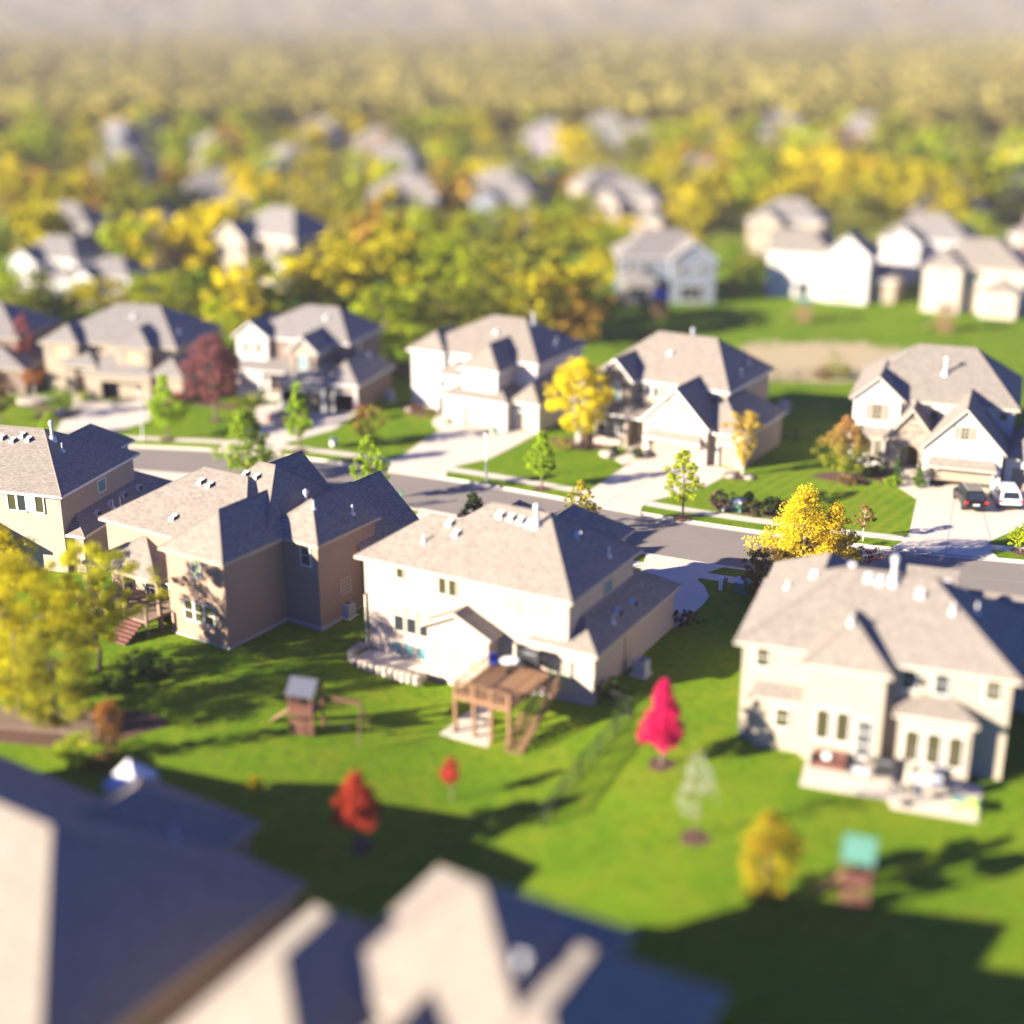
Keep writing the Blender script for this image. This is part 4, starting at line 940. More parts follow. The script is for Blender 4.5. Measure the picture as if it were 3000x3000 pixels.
# shrubs and flower beds
for lb, px, h_, r_, c_, sh_ in (
 ('big leafy green shrub on the bank left of the tan house drive', (-45.93, 138.47), 2.3, 1.7, GRN, 'round'),
 ('low pale green bush beside the tan house garage', (-44.79, 141.55), .9, .75, YG, 'round'),
 ('crimson flowering bush behind the left street tree', (-34.45, 139.79), 1.3, 1.0, RED, 'round'),
 ('deep crimson bush at the garage corner of the pickup house', (-15.01, 134.24), 1.6, .95, ((.18,.01,.03),(.32,.02,.06)), 'round'),
 ('row end hedge bush left of the pickup house porch', (-28.06, 139.13), 1.0, 1.1, OLV, 'round'),
 ('yellow-green hedge bush before the pickup house porch', (-26.95, 139.79), 1.1, .9, YG, 'round'),
 ('cone-shaped green bush by the pickup house front step', (-25.90, 140.47), 1.5, .6, GRN, 'cone'),
 ('rusty low perennials by the white house corner', (-9.52, 137.16), .8, 1.0, ((.18,.07,.05),(.30,.18,.08)), 'round'),
 ('olive plants edging the white house front walk', (-8.12, 134.99), .8, .8, OLV, 'round'),
 ('small round olive bush in the white house walk circle', (-6.20, 133.01), .6, .45, OLV, 'round'),
 ('low yellow-green ground bush under the golden birch', (4.73, 123.84), 1.2, 1.3, ((.26,.25,.03),(.40,.34,.05)), 'round'),
 ('red-brown twiggy bush right of the golden birch stems', (7.25, 126.69), 1.2, 1.0, ((.25,.07,.05),(.40,.16,.12)), 'round'),
 ('dark round box ball nearest the stone house walk', (9.38, 122.56), .9, .6, DRK, 'round'),
 ('dark round box ball higher up the stone house walk', (10.76, 125.80), .9, .6, DRK, 'round'),
 ('dark green box ball at the drive corner by the stone house garage', (11.40, 121.30), 1.0, .65, DRK, 'round'),
 ('brown ornamental grass clump at the left end of the verge-side bed', (16.75, 106.96), 1.7, .95, ((.20,.12,.07),(.36,.24,.16)), 'vase'),
 ('dark green spreading shrub behind the utility cabinet', (18.78, 107.54), 1.5, 1.0, DRK, 'round'),
 ('sprawling green-brown shrub in the verge-side bed', (19.51, 106.06), 1.3, 1.15, ((.06,.09,.02),(.16,.13,.05)), 'round'),
 ('dark shrub at the right end of the verge-side bed', (20.95, 106.14), 1.5, 1.1, DRK, 'round'),
 ('black-green massed shrub under the bay window of the steep-gabled house', (31.52, 116.51), 1.6, 1.35, DRK, 'round'),
 ('dark evergreen at the left of the steep-gabled house bed', (30.59, 116.99), 1.5, 1.0, DRK, 'round'),
 ('conical green evergreen left of the entry steps', (33.17, 114.80), 2.2, .6, ((.03,.08,.02),(.09,.17,.03)), 'cone'),
 ('conical green evergreen right of the entry steps', (34.58, 112.95), 2.1, .6, ((.04,.10,.02),(.16,.24,.03)), 'cone'),
 ('round yellow-green bush at the corner of the steep-gabled house walk', (32.56, 113.32), .9, .68, LIME, 'round'),
 ('low rust bush at the foot of the orange-topped tree', (28.50, 113.68), .8, .9, BRN, 'round'),
 ('tall pale yucca-like bush in the lawn behind the two right-hand front houses', (35.44, 150.54), 3.2, 1.1, OLV, 'oval'),
 ('small brown bush left of the tall bush in the back lawn', (34.17, 150.23), 1.5, .9, BRN, 'round'),
 ('small olive bush right of the tall bush in the back lawn', (36.69, 150.23), 1.6, .9, OLV, 'round'),
 ('dark bush beside the drive corner of the cream house', (11.46, 84.27), 1.1, 1.1, ((.05,.035,.03),(.10,.07,.04)), 'round'),
 ('shrub coloured near black to model the shade left of the brown house steps', (-22.92, 76.73), 1.7, 1.3, DRK, 'round'),
 ('bush darkened to deepen the shade below the steps of the brown house deck', (-21.47, 76.74), 1.5, 1.2, DRK, 'round'),
 ('low shrub blackened to show the tree shade at the foot of the airy locust', (-23.62, 74.69), 1.3, 1.3, DRK, 'round'),
 ('dark shrub at the back right corner of the cream house', (5.86, 74.36), 1.3, .75, DRK, 'round')):
    shrub(lb, px[0], px[1], h_, r_, *c_, shape=sh_, nleaf=1000, leaf=.15)
# foreground garden trees
T('locust_tree', 'large bright yellow honey locust filling the left edge in front of the porch', 'tree', -28.76, 73.38, 9.43, 4.3, 'oval', *((.34,.31,.010),(.66,.54,.02)), h0=.12, nleaf=13000, leaf=.17, nclump=110, clump=.2, lop=.3)
T('locust_tree', 'airy yellow locust with branches reaching over the brown house porch', 'tree', -25.42, 77.90, 8.43, 3.6, 'spread', *((.38,.38,.015),(.62,.57,.03)), h0=.2, nleaf=13000, leaf=.15, nclump=70, clump=.17, lop=.3, )
T('locust_tree', 'yellow locust top at the far left below the beige house windows', 'tree', -33.39, 84.00, 7.74, 2.6, 'oval', *((.38,.33,.01),(.66,.54,.02)), h0=.25, nleaf=6500, leaf=.17, nclump=70, clump=.2)
T('locust_tree', 'olive-shaded yellow tree lowest of the left cluster by the wooden fence', 'tree', -25.67, 70.47, 6.33, 2.6, 'round', *((.22,.22,.02),(.46,.42,.03)), h0=.06, nleaf=8000, leaf=.17, nclump=80, clump=.22)
T('conifer', 'slim orange-brown columnar evergreen by the end of the wooden fence', 'tree', -21.64, 66.82, 3.80, .72, 'column', *((.20,.16,.03),(.42,.17,.04)), h0=.04, nleaf=2400, leaf=.14, grad=True)
shrub('fuzzy yellow-green shrub left of the columnar evergreen', *(-23.19, 66.27), 1.9, 1.3, *YG, nleaf=1800)
shrub('dark rust shrub at the foot of the columnar evergreen', *(-21.90, 65.91), .9, .9, *BRN, nleaf=700)
T('maple', 'brick-red round young maple on the back lawn', 'tree', -7.56, 59.36, 4.33, 1.35, 'cone', *((.30,.03,.02),(.48,.07,.03)), h0=.34, nleaf=3200, leaf=.2)
T('maple', 'tiny red sapling in the middle of the back lawn', 'tree', -3.19, 64.11, 2.64, .5, 'oval', *((.45,.02,.03),(.60,.05,.06)), h0=.42, nleaf=700, leaf=.15)
T('maple', 'vivid crimson-pink teardrop maple right of the cream house', 'tree', 8.06, 66.50, 5.20, 1.3, 'cone', *((.55,.008,.09),(.78,.03,.16)), h0=.20, nleaf=5200, leaf=.17, nclump=110, clump=.26, hollow=.1, lop=.05)
T('birch', 'pale leafless birch sapling on the lawn in front of the crimson maple', 'tree', 8.96, 59.31, 4.83, 1.0, 'oval', *((.40,.40,.30),(.55,.52,.42)), h0=.25, nleaf=420, leaf=.14, bark='bark', stems=2, tr=.035)
T('maple', 'out-of-focus yellow and orange tree at the lower right', 'tree', 11.49, 54.04, 4.81, 1.15, 'column', *((.50,.46,.02),(.42,.26,.02)), h0=.06, nleaf=5000, leaf=.18)
T('young_tree', 'faint amber sapling on the left lawn near the dark shade', 'tree', -13.24, 62.75, 1.60, .45, 'oval', *GOLD, h0=.3, nleaf=420, leaf=.15)

# ------------------------------------------------------------ wood behind the far row
def proto(name, cols, h, r, shape, seed, nleaf=1500, leaf=.5, nclump=40, h0=.12):
    rng = np.random.default_rng(seed)
    quad, tt, vv, cs = crown_arrays(h*h0, h*.97, r, shape, nclump, nleaf, leaf, rng, clump=.26, lop=.28)
    cm = leaf_mesh('crown', quad, tt, vv, leaf_mat(*cols))
    tm = trunk_mb(h*h0, h, r, .22, cs, rng, M['bark']).build('trunk', link=False).data
    return cm, tm, h, r
COLS = {'yellow-green': ((.24,.31,.010),(.42,.45,.02)), 'golden': ((.36,.31,.012),(.52,.45,.02)), 'bright yellow': YEL, 'olive': ((.15,.17,.02),(.31,.31,.03)), 'green': ((.09,.16,.012),(.22,.28,.02)), 'orange-brown': ((.30,.17,.03),(.46,.30,.04)), 'dark green': DRK}
PR = {k: [proto('tree', v, 10, 3.9, sh, 40+i*7+j) for j, sh in enumerate(('oval','round'))] for i, (k, v) in enumerate(COLS.items())}
GEN = np.random.default_rng(11)
def belt(col, x, y, h, r, label, group):
    cm, tm, h_, r_ = PR[col][GEN.integers(2)]
    e = empty('tree', (x, y, 0), GEN.uniform(0,6.28), label, 'tree', group); e.scale = (1.15*r/r_, 1.15*r/r_, h/h_)
    for nm, me in (('crown', cm), ('trunk', tm)):
        o = bpy.data.objects.new(nm, me); COL.objects.link(o); o.parent = e
BL = [(-64.5, 176.3, 7.6, 4.6, 'yellow-green'),(-60.7, 179.4, 6.7, 3.9, 'olive'),(-55.1, 178.3, 4.7, 3.5, 'dark green'),(-52.1, 180.5, 6.7, 5.8, 'golden'),(-45.8, 178.3, 6.8, 4.4, 'yellow-green'),(-41.2, 174.2, 8.0, 3.4, 'olive'),(-38.4, 176.3, 7.6, 3.9, 'green'),(-34.4, 171.3, 9.3, 3.3, 'bright yellow'),(-31.9, 174.2, 9.3, 3.6, 'olive'),(-29.5, 178.3, 9.0, 4.4, 'yellow-green'),(-25.7, 179.4, 9.7, 4.6, 'bright yellow'),(-22.0, 181.5, 10.5, 5.4, 'golden'),(-16.8, 183.7, 12.8, 7.6, 'golden'),(-11.1, 180.5, 11.3, 5.1, 'yellow-green'),(-7.5, 179.4, 10.1, 5.3, 'yellow-green'),(-3.4, 172.2, 7.9, 4.5, 'olive'),(-0.4, 177.3, 11.3, 5.5, 'olive'),(3.8, 172.2, 11.5, 5.8, 'golden'),(6.9, 169.3, 8.8, 3.7, 'orange-brown'),(1.9, 168.4, 7.3, 3.7, 'olive'),(-12.0, 154.5, 4.9, 3.0, 'yellow-green'),(-33.2, 158.6, 7.2, 2.9, 'yellow-green'),(-15.4, 167.5, 7.1, 3.7, 'yellow-green'),(-8.4, 169.3, 7.2, 3.5, 'olive'),(-22.8, 177.3, 7.0, 3.4, 'olive'),(-59.9, 167.5, 6.3, 3.7, 'olive'),(-47.0, 172.2, 4.5, 3.3, 'olive'),(8.3, 167.5, 5.4, 2.6, 'orange-brown'),(-25.4, 167.5, 6.3, 2.6, 'dark green'),(-55.9, 169.3, 6.3, 2.8, 'dark green')]
for x, y, th_, tr_, col in BL:
    belt(col, x, y, th_, tr_, col+' tree in the blurred wood right behind the roofs across the street', col+' trees of the wood behind the far houses')
for x, y, th_, tr_, col in [(32.9, 279.1, 6.6, 4.7, 'bright yellow'),(32.3, 256.6, 6.7, 4.0, 'golden'),(19.6, 244.6, 5.6, 3.5, 'bright yellow'),(50.0, 311.6, 10.9, 8.9, 'yellow-green'),(60.1, 317.7, 9.6, 7.0, 'yellow-green'),(66.0, 305.7, 12.1, 9.5, 'bright yellow'),(74.8, 305.7, 11.4, 8.7, 'bright yellow'),(76.6, 279.1, 11.8, 7.2, 'golden'),(80.0, 269.6, 12.0, 6.6, 'golden'),(88.7, 279.1, 7.9, 5.1, 'olive'),(112.5, 324.1, 9.8, 6.3, 'bright yellow'),(83.1, 252.5, 4.8, 3.6, 'yellow-green'),(71.2, 244.6, 4.1, 2.8, 'bright yellow'),(35.0, 217.5, 5.3, 2.5, 'green'),(35.7, 208.7, 4.6, 2.2, 'olive'),(31.3, 198.0, 3.4, 1.5, 'orange-brown')]:
    belt(col, x, y, th_, tr_, col+' tree standing among the blurred houses of the upper right', col+' trees among the upper right houses')
for x, y, th_, tr_, col in [(-100.1, 289.2, 9.5, 6.4, 'orange-brown'),(-91.8, 289.2, 8.2, 6.4, 'golden'),(-84.2, 289.2, 8.8, 6.7, 'golden'),(-76.5, 289.2, 8.8, 6.7, 'olive'),(-67.0, 269.6, 7.6, 4.9, 'olive'),(-59.9, 260.8, 8.3, 4.0, 'dark green'),(-63.0, 260.8, 6.8, 3.4, 'dark green'),(-35.9, 260.8, 5.6, 3.7, 'golden'),(-32.0, 289.2, 6.8, 5.2, 'golden'),(-15.5, 279.1, 5.3, 4.0, 'orange-brown'),(-4.7, 279.1, 6.6, 4.7, 'golden'),(7.2, 300.0, 7.0, 5.0, 'golden'),(14.8, 279.1, 5.3, 3.6, 'golden')]:
    belt(col, x, y, th_, tr_, col+' tree beyond the wood among the blurred upper left and middle houses', col+' trees among the upper left and middle houses')
for x, y, th_, tr_, col in [(-29.1, 244.6, 7.0, 4.7, 'golden'),(-23.8, 252.5, 7.2, 4.6, 'olive'),(-17.0, 240.9, 7.5, 5.0, 'yellow-green'),(-11.9, 244.6, 7.3, 4.7, 'golden'),(-6.4, 239.1, 7.1, 4.6, 'yellow-green'),(-1.8, 240.9, 7.5, 4.7, 'olive'),(2.9, 237.3, 7.4, 4.9, 'golden'),(8.1, 237.3, 7.9, 4.9, 'yellow-green'),(13.2, 235.5, 7.3, 4.6, 'golden'),(4.3, 256.6, 7.3, 4.6, 'olive'),(11.3, 260.8, 7.4, 4.7, 'yellow-green'),(0.0, 269.6, 7.6, 4.9, 'golden'),(-7.3, 274.3, 7.1, 5.3, 'olive'),(-16.3, 269.6, 7.3, 4.9, 'yellow-green'),(16.1, 220.5, 6.9, 3.7, 'yellow-green'),(12.8, 200.6, 6.8, 3.4, 'golden'),(26.0, 269.6, 6.4, 4.2, 'yellow-green'),(27.8, 223.7, 5.4, 3.2, 'bright yellow'),(32.0, 289.2, 6.8, 5.2, 'olive'),(40.3, 289.2, 7.5, 5.6, 'golden'),(20.2, 289.2, 6.8, 5.2, 'olive'),(27.4, 300.0, 7.0, 5.8, 'yellow-green'),(-48.9, 252.5, 6.6, 4.2, 'olive'),(-42.8, 252.5, 6.6, 4.2, 'yellow-green'),(-38.5, 256.6, 6.4, 3.7, 'golden'),(-49.3, 230.3, 5.5, 3.3, 'yellow-green'),(71.3, 279.1, 9.2, 6.5, 'olive'),(68.2, 289.2, 9.5, 6.4, 'golden')]:
    belt(col, x, y, th_, tr_, col+' tree in the loose belt across the middle distance, beyond the dense wood', col+' trees of the middle distance belt')
# farther suburb: houses and single trees out to the hazy distance
M['far_pale'] = plain('far_pale_wall', (.25,.245,.26)); M['far_tan'] = plain('far_tan_wall', (.25,.21,.17)); M['far_mauve'] = plain('far_mauve_wall', (.21,.18,.21))
def far_house(seed, wl):
    rng = np.random.default_rng(seed); mb = MB(); W = M[wl]; r_ = M['sh_gray']
    mb.box(0.4,12.6,.4,9.6,-.3,5.8,W,'td')
    mb.face([(0,0,5.7),(13,0,5.7),(8.5,5,9),(4.5,5,9)], r_); mb.face([(13,10,5.7),(0,10,5.7),(4.5,5,9),(8.5,5,9)], r_); mb.face([(0,10,5.7),(0,0,5.7),(4.5,5,9)], r_); mb.face([(13,0,5.7),(13,10,5.7),(8.5,5,9)], r_)
    mb.face([(0,0,5.7),(0,10,5.7),(13,10,5.7),(13,0,5.7)], M['trimw'])
    mb.box(8.5,14,-3,5,-.3,2.9,W,'td'); mb.face([(8.2,-3.3,2.8),(14.3,-3.3,2.8),(11.2,-.5,4.6)], r_); mb.face([(8.2,-3.3,2.8),(11.2,-.5,4.6),(11.2,5,4.6),(8.2,5,2.8)], r_); mb.face([(14.3,-3.3,2.8),(14.3,5,2.8),(11.2,5,4.6),(11.2,-.5,4.6)], r_)
    for x, z in ((2.5,4.3),(5.5,4.3),(2.5,1.4),(6,1.4),(9.5,4.3)): mb.box(x-.6,x+.6,.34,.42,z-.6,z+.6,M['glass'])
    return mb.build('house', link=False).data
FH = [far_house(i, wl) for i, wl in enumerate(('far_pale','far_tan','siding_blue','far_mauve','siding_gray'))]
cnt = 0; placed = []
for k in range(4000):
    if cnt >= 85: break
    y = 270+GEN.uniform(0,1)**1.4*620; x = GEN.uniform(-.46, .46)*y
    if any((x-a)**2+(y-b)**2 < 20**2 for a, b in placed): continue
    placed.append((x,y)); o = bpy.data.objects.new('house', FH[GEN.integers(5)]); COL.objects.link(o); o.location = (x, y, 0); o.rotation_euler.z = R(-20+GEN.normal(0,14))
    tag(o, 'tiny blurred house of the distant suburb below the horizon', 'house', 'houses of the distant suburb'); cnt += 1
cols = list(COLS)
FP = {k: [leaf_mesh('tree', *crown_arrays(.6, 9.6, 3.9, 'round', 30, 380, 1.15, np.random.default_rng(90+i), clump=.3)[:3], leaf_mat(*COLS[k]))] for i, k in enumerate(cols)}
wts = {'yellow-green': .25, 'golden': .22, 'bright yellow': .1, 'olive': .22, 'green': .06, 'orange-brown': .12, 'dark green': .03}
ks = list(wts); pw = np.array([wts[k] for k in ks]); pw /= pw.sum()
cnt = 0
for k in range(9000):
    if cnt >= 250: break
    y = 205+GEN.uniform(0,1)**1.3*330; x = GEN.uniform(-.45, .45)*y
    if y < 250 and -10 < x < 90: continue
    if y < 285 and GEN.uniform() > .35: continue
    if any((x+3-a)**2+(y-2-b)**2 < 8**2 for a, b in placed): continue
    cl = ks[GEN.choice(len(ks), p=pw)]; me = FP[cl][0]
    o = bpy.data.objects.new('tree', me); COL.objects.link(o); o.location = (x, y, 0); q = GEN.uniform(.7, 1.25); o.scale = (q*GEN.uniform(.85,1.3),)*2+(q,); o.rotation_euler.z = GEN.uniform(0,6.28)
    tag(o, cl+' tree scattered through the distant blurred suburb', 'tree', cl+' trees of the distant suburb'); cnt += 1
# beyond that the tree cover reads as one mass
Q = []; TT = []; VV = []
def hill_top(x): return 128+22*sin(x*.0016+1)+16*sin(x*.0043)+7*sin(x*.011)
def hill_z(x, y):
    f = min(1, max(0, (y-2200)/1200)); return hill_top(x)*f*f*(3-2*f)
rng = np.random.default_rng(5)
n = 7600
yy = 470+rng.uniform(0,1,n)**1.9*2900; xx = rng.uniform(-.47,.47,n)*yy
base, tb, vb, _ = crown_arrays(.5, 9.5, 4.2, 'round', 10, 30, 3.6, rng, clump=.4)
for i in range(n):
    a = rng.uniform(0, 6.28); s = rng.uniform(.7,1.4)*(1+yy[i]/3500); c_, s_ = np.cos(a)*s, np.sin(a)*s
    q = np.stack([base[:,0]*c_-base[:,1]*s_+xx[i], base[:,0]*s_+base[:,1]*c_+yy[i], base[:,2]*s*.8+hill_z(xx[i], yy[i])], 1); Q.append(q)
    TT.append(np.clip(rng.uniform(0,1)+tb*.2, 0, 1)); VV.append(vb*rng.uniform(.7,1.1))
me = leaf_mesh('distant_woodland', np.concatenate(Q), np.concatenate(TT), np.concatenate(VV), leaf_mat((.22,.195,.06),(.44,.37,.09)))  # leaf colours paled and desaturated to add distance haze
o = bpy.data.objects.new('distant_woodland', me); COL.objects.link(o)
tag(o, 'hazy autumn tree cover reaching to the horizon', 'woodland', kind='stuff')
# ------------------------------------------------------------ vehicles
M['hill'] = plain('hill_woods', (.24,.20,.09), .95, .3, .01)
def carpaint(name, c):
    m, n, l, b = mat(name); b.inputs['Base Color'].default_value = rgb(c); b.inputs['Roughness'].default_value = .3; b.inputs['Specular IOR Level'].default_value = .4; b.inputs['Coat Weight'].default_value = .25; b.inputs['Coat Roughness'].default_value = .06; return m
M['paint_black'] = carpaint('car_paint_black', (.008,.007,.007)); M['paint_white'] = carpaint('car_paint_white', (.72,.71,.70)); M['paint_grey'] = carpaint('car_paint_grey', (.22,.20,.18)); M['paint_silver'] = carpaint('car_paint_silver', (.45,.50,.56))
M['lens_red'] = plain('tail_lens', (.40,.02,.03), .25); M['lens_clear'] = plain('clear_lens', (.65,.6,.62), .2); M['carglass'] = glass('car_glass', (.015,.02,.025), .05, .9); M['chrome'] = plain('chrome', (.6,.6,.6), .2, .02, metal=.9)
def suv(paint, label, group=None, truck=False):
    """rear towards -y, length along y, origin on the ground at the middle"""
    e = empty('pickup_truck' if truck else 'car', (0,0,0), 0, label, 'pickup truck' if truck else 'car', group)
    L = 2.75 if truck else 2.32
    # stations: y, half width at belt, floor, belt height
    body = MB()
    st = [(-L,.72,.45,.62),(-L+.04,.86,.36,.90),(-L+.25,.92,.30,.98),(-L*.55,.94,.28,1.02),(0,.95,.28,1.02),(L*.42,.94,.28,1.0),(L*.62,.92,.28,.96),(L*.9,.86,.30,.80),(L,.70,.42,.58)]
    def ring(y, hw, zf, zb): return [(-hw*.82,y,zf),(-hw,y,zf+.16),(-hw*1.0,y,(zf+zb)/2),(-hw*.95,y,zb-.07),(-hw*.84,y,zb),(hw*.84,y,zb),(hw*.95,y,zb-.07),(hw,y,(zf+zb)/2),(hw,y,zf+.16),(hw*.82,y,zf)]
    rs = [ring(*q) for q in st]
    for a, b in zip(rs[:-1], rs[1:]):
        for k in range(10): body.face([a[k], a[(k+1)%10], b[(k+1)%10], b[k]], paint)
    body.face(rs[0], paint); body.face(rs[-1][::-1], paint)
    # greenhouse
    if truck: g0, g1, g2, g3 = -.25, .05, 1.15, 1.75
    else: g0, g1, g2, g3 = -L+.12, -L+.55, L*.22, L*.52
    zb_, zt = .98, 1.66
    lo = [(-.84,g0,zb_),(.84,g0,zb_),(.84,g3,zb_),(-.84,g3,zb_)]; hi = [(-.66,g1,zt),(.66,g1,zt),(.66,g2,zt),(-.66,g2,zt)]
    hm = [(-.60,g1+.08,zt+.05),(.60,g1+.08,zt+.05),(.60,g2-.1,zt+.05),(-.60,g2-.1,zt+.05)]
    for k in range(4):
        body.face([lo[k], lo[(k+1)%4], hi[(k+1)%4], hi[k]], paint); body.face([hi[k], hi[(k+1)%4], hm[(k+1)%4], hm[k]], paint)
    body.face(hm, paint)
    o = body.build('body', e, smooth=False)
    md = o.modifiers.new('bevel', 'BEVEL'); md.width = .07; md.segments = 3; md.limit_method = 'ANGLE'; md.angle_limit = R(18)
    for p in o.data.polygons: p.use_smooth = True
    def panel(nm, a, b, c, d, ins, m, out=.02, u0=.08, u1=.92, v0=.12, v1=.9):
        a, b, c, d = map(Vector, (a,b,c,d)); n_ = (b-a).cross(d-a).normalized()
        f = lambda u, v: (a*(1-u)+b*u)*(1-v)+(d*(1-u)+c*u)*v+n_*out
        mb = MB(); mb.face([f(u0,v0), f(u1,v0), f(u1,v1), f(u0,v1)], m)
        mb.face([f(u0,v0)-n_*.04, f(u1,v0)-n_*.04, f(u1,v0), f(u0,v0)], m); mb.face([f(u0,v1)-n_*.04, f(u0,v1), f(u1,v1), f(u1,v1)-n_*.04], m)
        return mb.build(nm, e)
    panel('rear_window', lo[0], lo[1], hi[1], hi[0], 0, M['carglass']); panel('windscreen', lo[2], lo[3], hi[3], hi[2], 0, M['carglass'])
    for A, B, C_, D in ((lo[1],lo[2],hi[2],hi[1]),(lo[3],lo[0],hi[0],hi[3])):
        panel('side_window', A, B, C_, D, 0, M['carglass'], u0=.08, u1=.46); panel('side_window', A, B, C_, D, 0, M['carglass'], u0=.5, u1=.90)
    for sx in (-1, 1):
        mb = MB(); mb.box(sx*.80-.13, sx*.80+.13, -L-.02, -L+.12, .80 if not truck else .62, 1.0, M['lens_red']); mb.build('tail_light', e)
        mb = MB(); mb.box(sx*.62-.16, sx*.62+.16, L-.22, L-.03, .62, .76, M['lens_clear']); mb.build('headlight', e)
        mb = MB(); mb.box(sx*1.02-.10, sx*1.02+.10, L*.30, L*.30+.14, 1.0, 1.17, paint); mb.build('wing_mirror', e)
        for wy in (-L*.60, L*.60):
            mb = MB(); 
            prof = [(.0,-.02),(.20,-.02),(.34,.0),(.35,.06),(.35,.18),(.34,.24),(0,.24)]
            for (r0,d0),(r1,d1) in zip(prof[:-1],prof[1:]):
                for k in range(16):
                    a0, a1 = 2*pi*k/16, 2*pi*(k+1)/16; f = lambda r_, d_, a_: (sx*(.95-d_), wy+r_*cos(a_), .35+r_*sin(a_))
                    mb.face([f(r0,d0,a0), f(r0,d0,a1), f(r1,d1,a1), f(r1,d1,a0)], M['rubber'])
            wv = mb.build('wheel', e)
            mb = MB()
            for k in range(5):
                a0 = 2*pi*k/5; mb.bar((sx*.975, wy, .35), (sx*.975, wy+.2*cos(a0), .35+.2*sin(a0)), .03, M['chrome'])
            mb.bar((sx*.93,wy,.35),(sx*.985,wy,.35), .06, M['chrome'], n=10); mb.build('rim', wv)
    mb = MB(); mb.box(-.26, .26, -L-.035, -L+.03, .66, .78, M['white']); mb.build('number_plate', e)
    mb = MB(); mb.box(-.86, .86, -L-.06, -L+.10, .40, .58, M['black'] if not truck else M['chrome']); mb.build('bumper', e)
    if truck:
        mb = MB(); mb.box(-.74, .74, -L+.14, -.35, .96, 1.045, M['black']); mb.build('cargo_bed', e)
    else:
        for sx in (-1, 1):
            mb = MB(); mb.bar((sx*.60, g1+.15, zt+.10), (sx*.60, g2-.1, zt+.10), .025, M['chrome']); mb.box(sx*.60-.02, sx*.60+.02, g1+.2, g1+.26, zt, zt+.1, M['chrome']); mb.box(sx*.60-.02, sx*.60+.02, g2-.25, g2-.19, zt, zt+.1, M['chrome']); mb.build('roof_rail', e)
    return e
def place(e, x, y, rz, z=.03): e.location = (x, y, z); e.rotation_euler.z = R(rz)
place(suv(M['paint_black'], 'black SUV parked left of the white one on the right-hand drive'), *(37.53, 108.55), -4)
wsuv = suv(M['paint_white'], 'white SUV parked right of the black one on the right-hand drive'); wsuv.scale = (1,1,.93)
place(wsuv, *(40.68, 109.06), -8)
place(suv(M['paint_grey'], 'grey pickup truck with dark open bed behind the narrow street tree', truck=True), *(-21.93, 133.75), -22)
place(suv(M['paint_silver'], 'pale silver car in the left half of the open garage of the tan house'), *((-43.82, 147.83)), -14, .03)
place(suv(M['paint_white'], 'white car half seen in the right half of the tan house garage'), *((-41.15, 148.12)), -14, .03)

# ------------------------------------------------------------ street furniture and garden things
def lamp(label, x, y, h):
    e = empty('street_lamp', (x,y,0), 0, label, 'street lamp')
    mb = MB(); mb.lathe([(.13,-.1),(.13,.25),(.085,.4),(.07,h*.5),(.055,h-.5),(.0,h-.5)], 0, 0, M['metalw'], 12); mb.build('pole', e)
    mb = MB(); mb.lathe([(.05,h-.55),(.13,h-.42),(.17,h-.12),(.0,h-.12)], 0, 0, M['lens_clear'], 10); mb.build('lantern', e)
    mb = MB(); mb.lathe([(.24,h-.13),(.20,h-.05),(.08,h+.03),(0,h+.06)], 0, 0, M['black'], 12); mb.build('cap', e)
lamp('white street lamp post at the corner of the white house drive', -2.20, 114.33, 4.61)
lamp('white street lamp post left, beside the tan house drive', -34.82, 126.80, 5.18)
def acunit(label, x, y, rz, round_=True, z=None):
    e = empty('air_conditioner', (x,y,zg(x,y) if z is None else z), R(rz), label, 'air conditioner')
    mb = MB(); mb.box(-.55,.55,-.55,.55,-.2,.06,M['concrete']); mb.build('pad', e)
    mb = MB(); mb.box(-.42,.42,-.42,.42,.06,.95,M['ac'],'t'); b_ = mb.build('casing', e)
    mb = MB(); mb.lathe([(.30,.86),(.30,.99),(.43,.99),(.44,.9)], 0, 0, M['metal'], 18); mb.build('fan_shroud', e)
    mb = MB(); mb.lathe([(.0,.84),(.30,.84)], 0, 0, M['black'], 18)
    for k in range(4): a = k*pi/2; mb.bar((0,0,.9),(.28*cos(a),.28*sin(a),.88),.03,M['black'])
    mb.build('fan', e)
acunit('grey air conditioner in the gap between the brown and cream houses', -11.04, 86.11, -30)
acunit('pale air conditioner at the right side wall of the cream house', 7.88, 77.20, -30)
acunit('air conditioner by the side wall of the pickup house', -12.76, 141.55, -18)
acunit('dark air conditioner behind the stone house at its back right corner', 27.56, 137.16, -30)
def utility(name, label, x, y, w_, d_, h_, m, lid=None, rz=-28):
    e = empty(name, (x,y,zg(x,y)), R(rz), label, 'utility box')
    mb = MB(); mb.box(-w_/2,w_/2,-d_/2,d_/2,-.1,h_*.9,M[m]); mb.build('cabinet', e)
    mb = MB(); mb.face([(-w_/2-.04,-d_/2-.04,h_*.9),(w_/2+.04,-d_/2-.04,h_*.9),(w_/2+.04,d_/2+.04,h_),(-w_/2-.04,d_/2+.04,h_)], M[lid or m]); mb.box(-w_/2-.04,w_/2+.04,-d_/2-.04,d_/2+.04,h_*.84,h_*.9,M[lid or m]); mb.build('lid', e)
utility('utility_cabinet', 'green transformer cabinet with pale lid in the verge-side bed', 18.22, 106.96, 1.0, .85, 1.0, 'green_box', 'metal')
utility('utility_cabinet', 'shaded blue-green cabinet on the lawn beside the cream house drive', 16.06, 90.04, 1.0, .9, .95, 'green_box', 'metal')
utility('utility_pedestal', 'white post by the green transformer in the verge-side bed', 17.18, 106.88, .2, .2, .9, 'white')
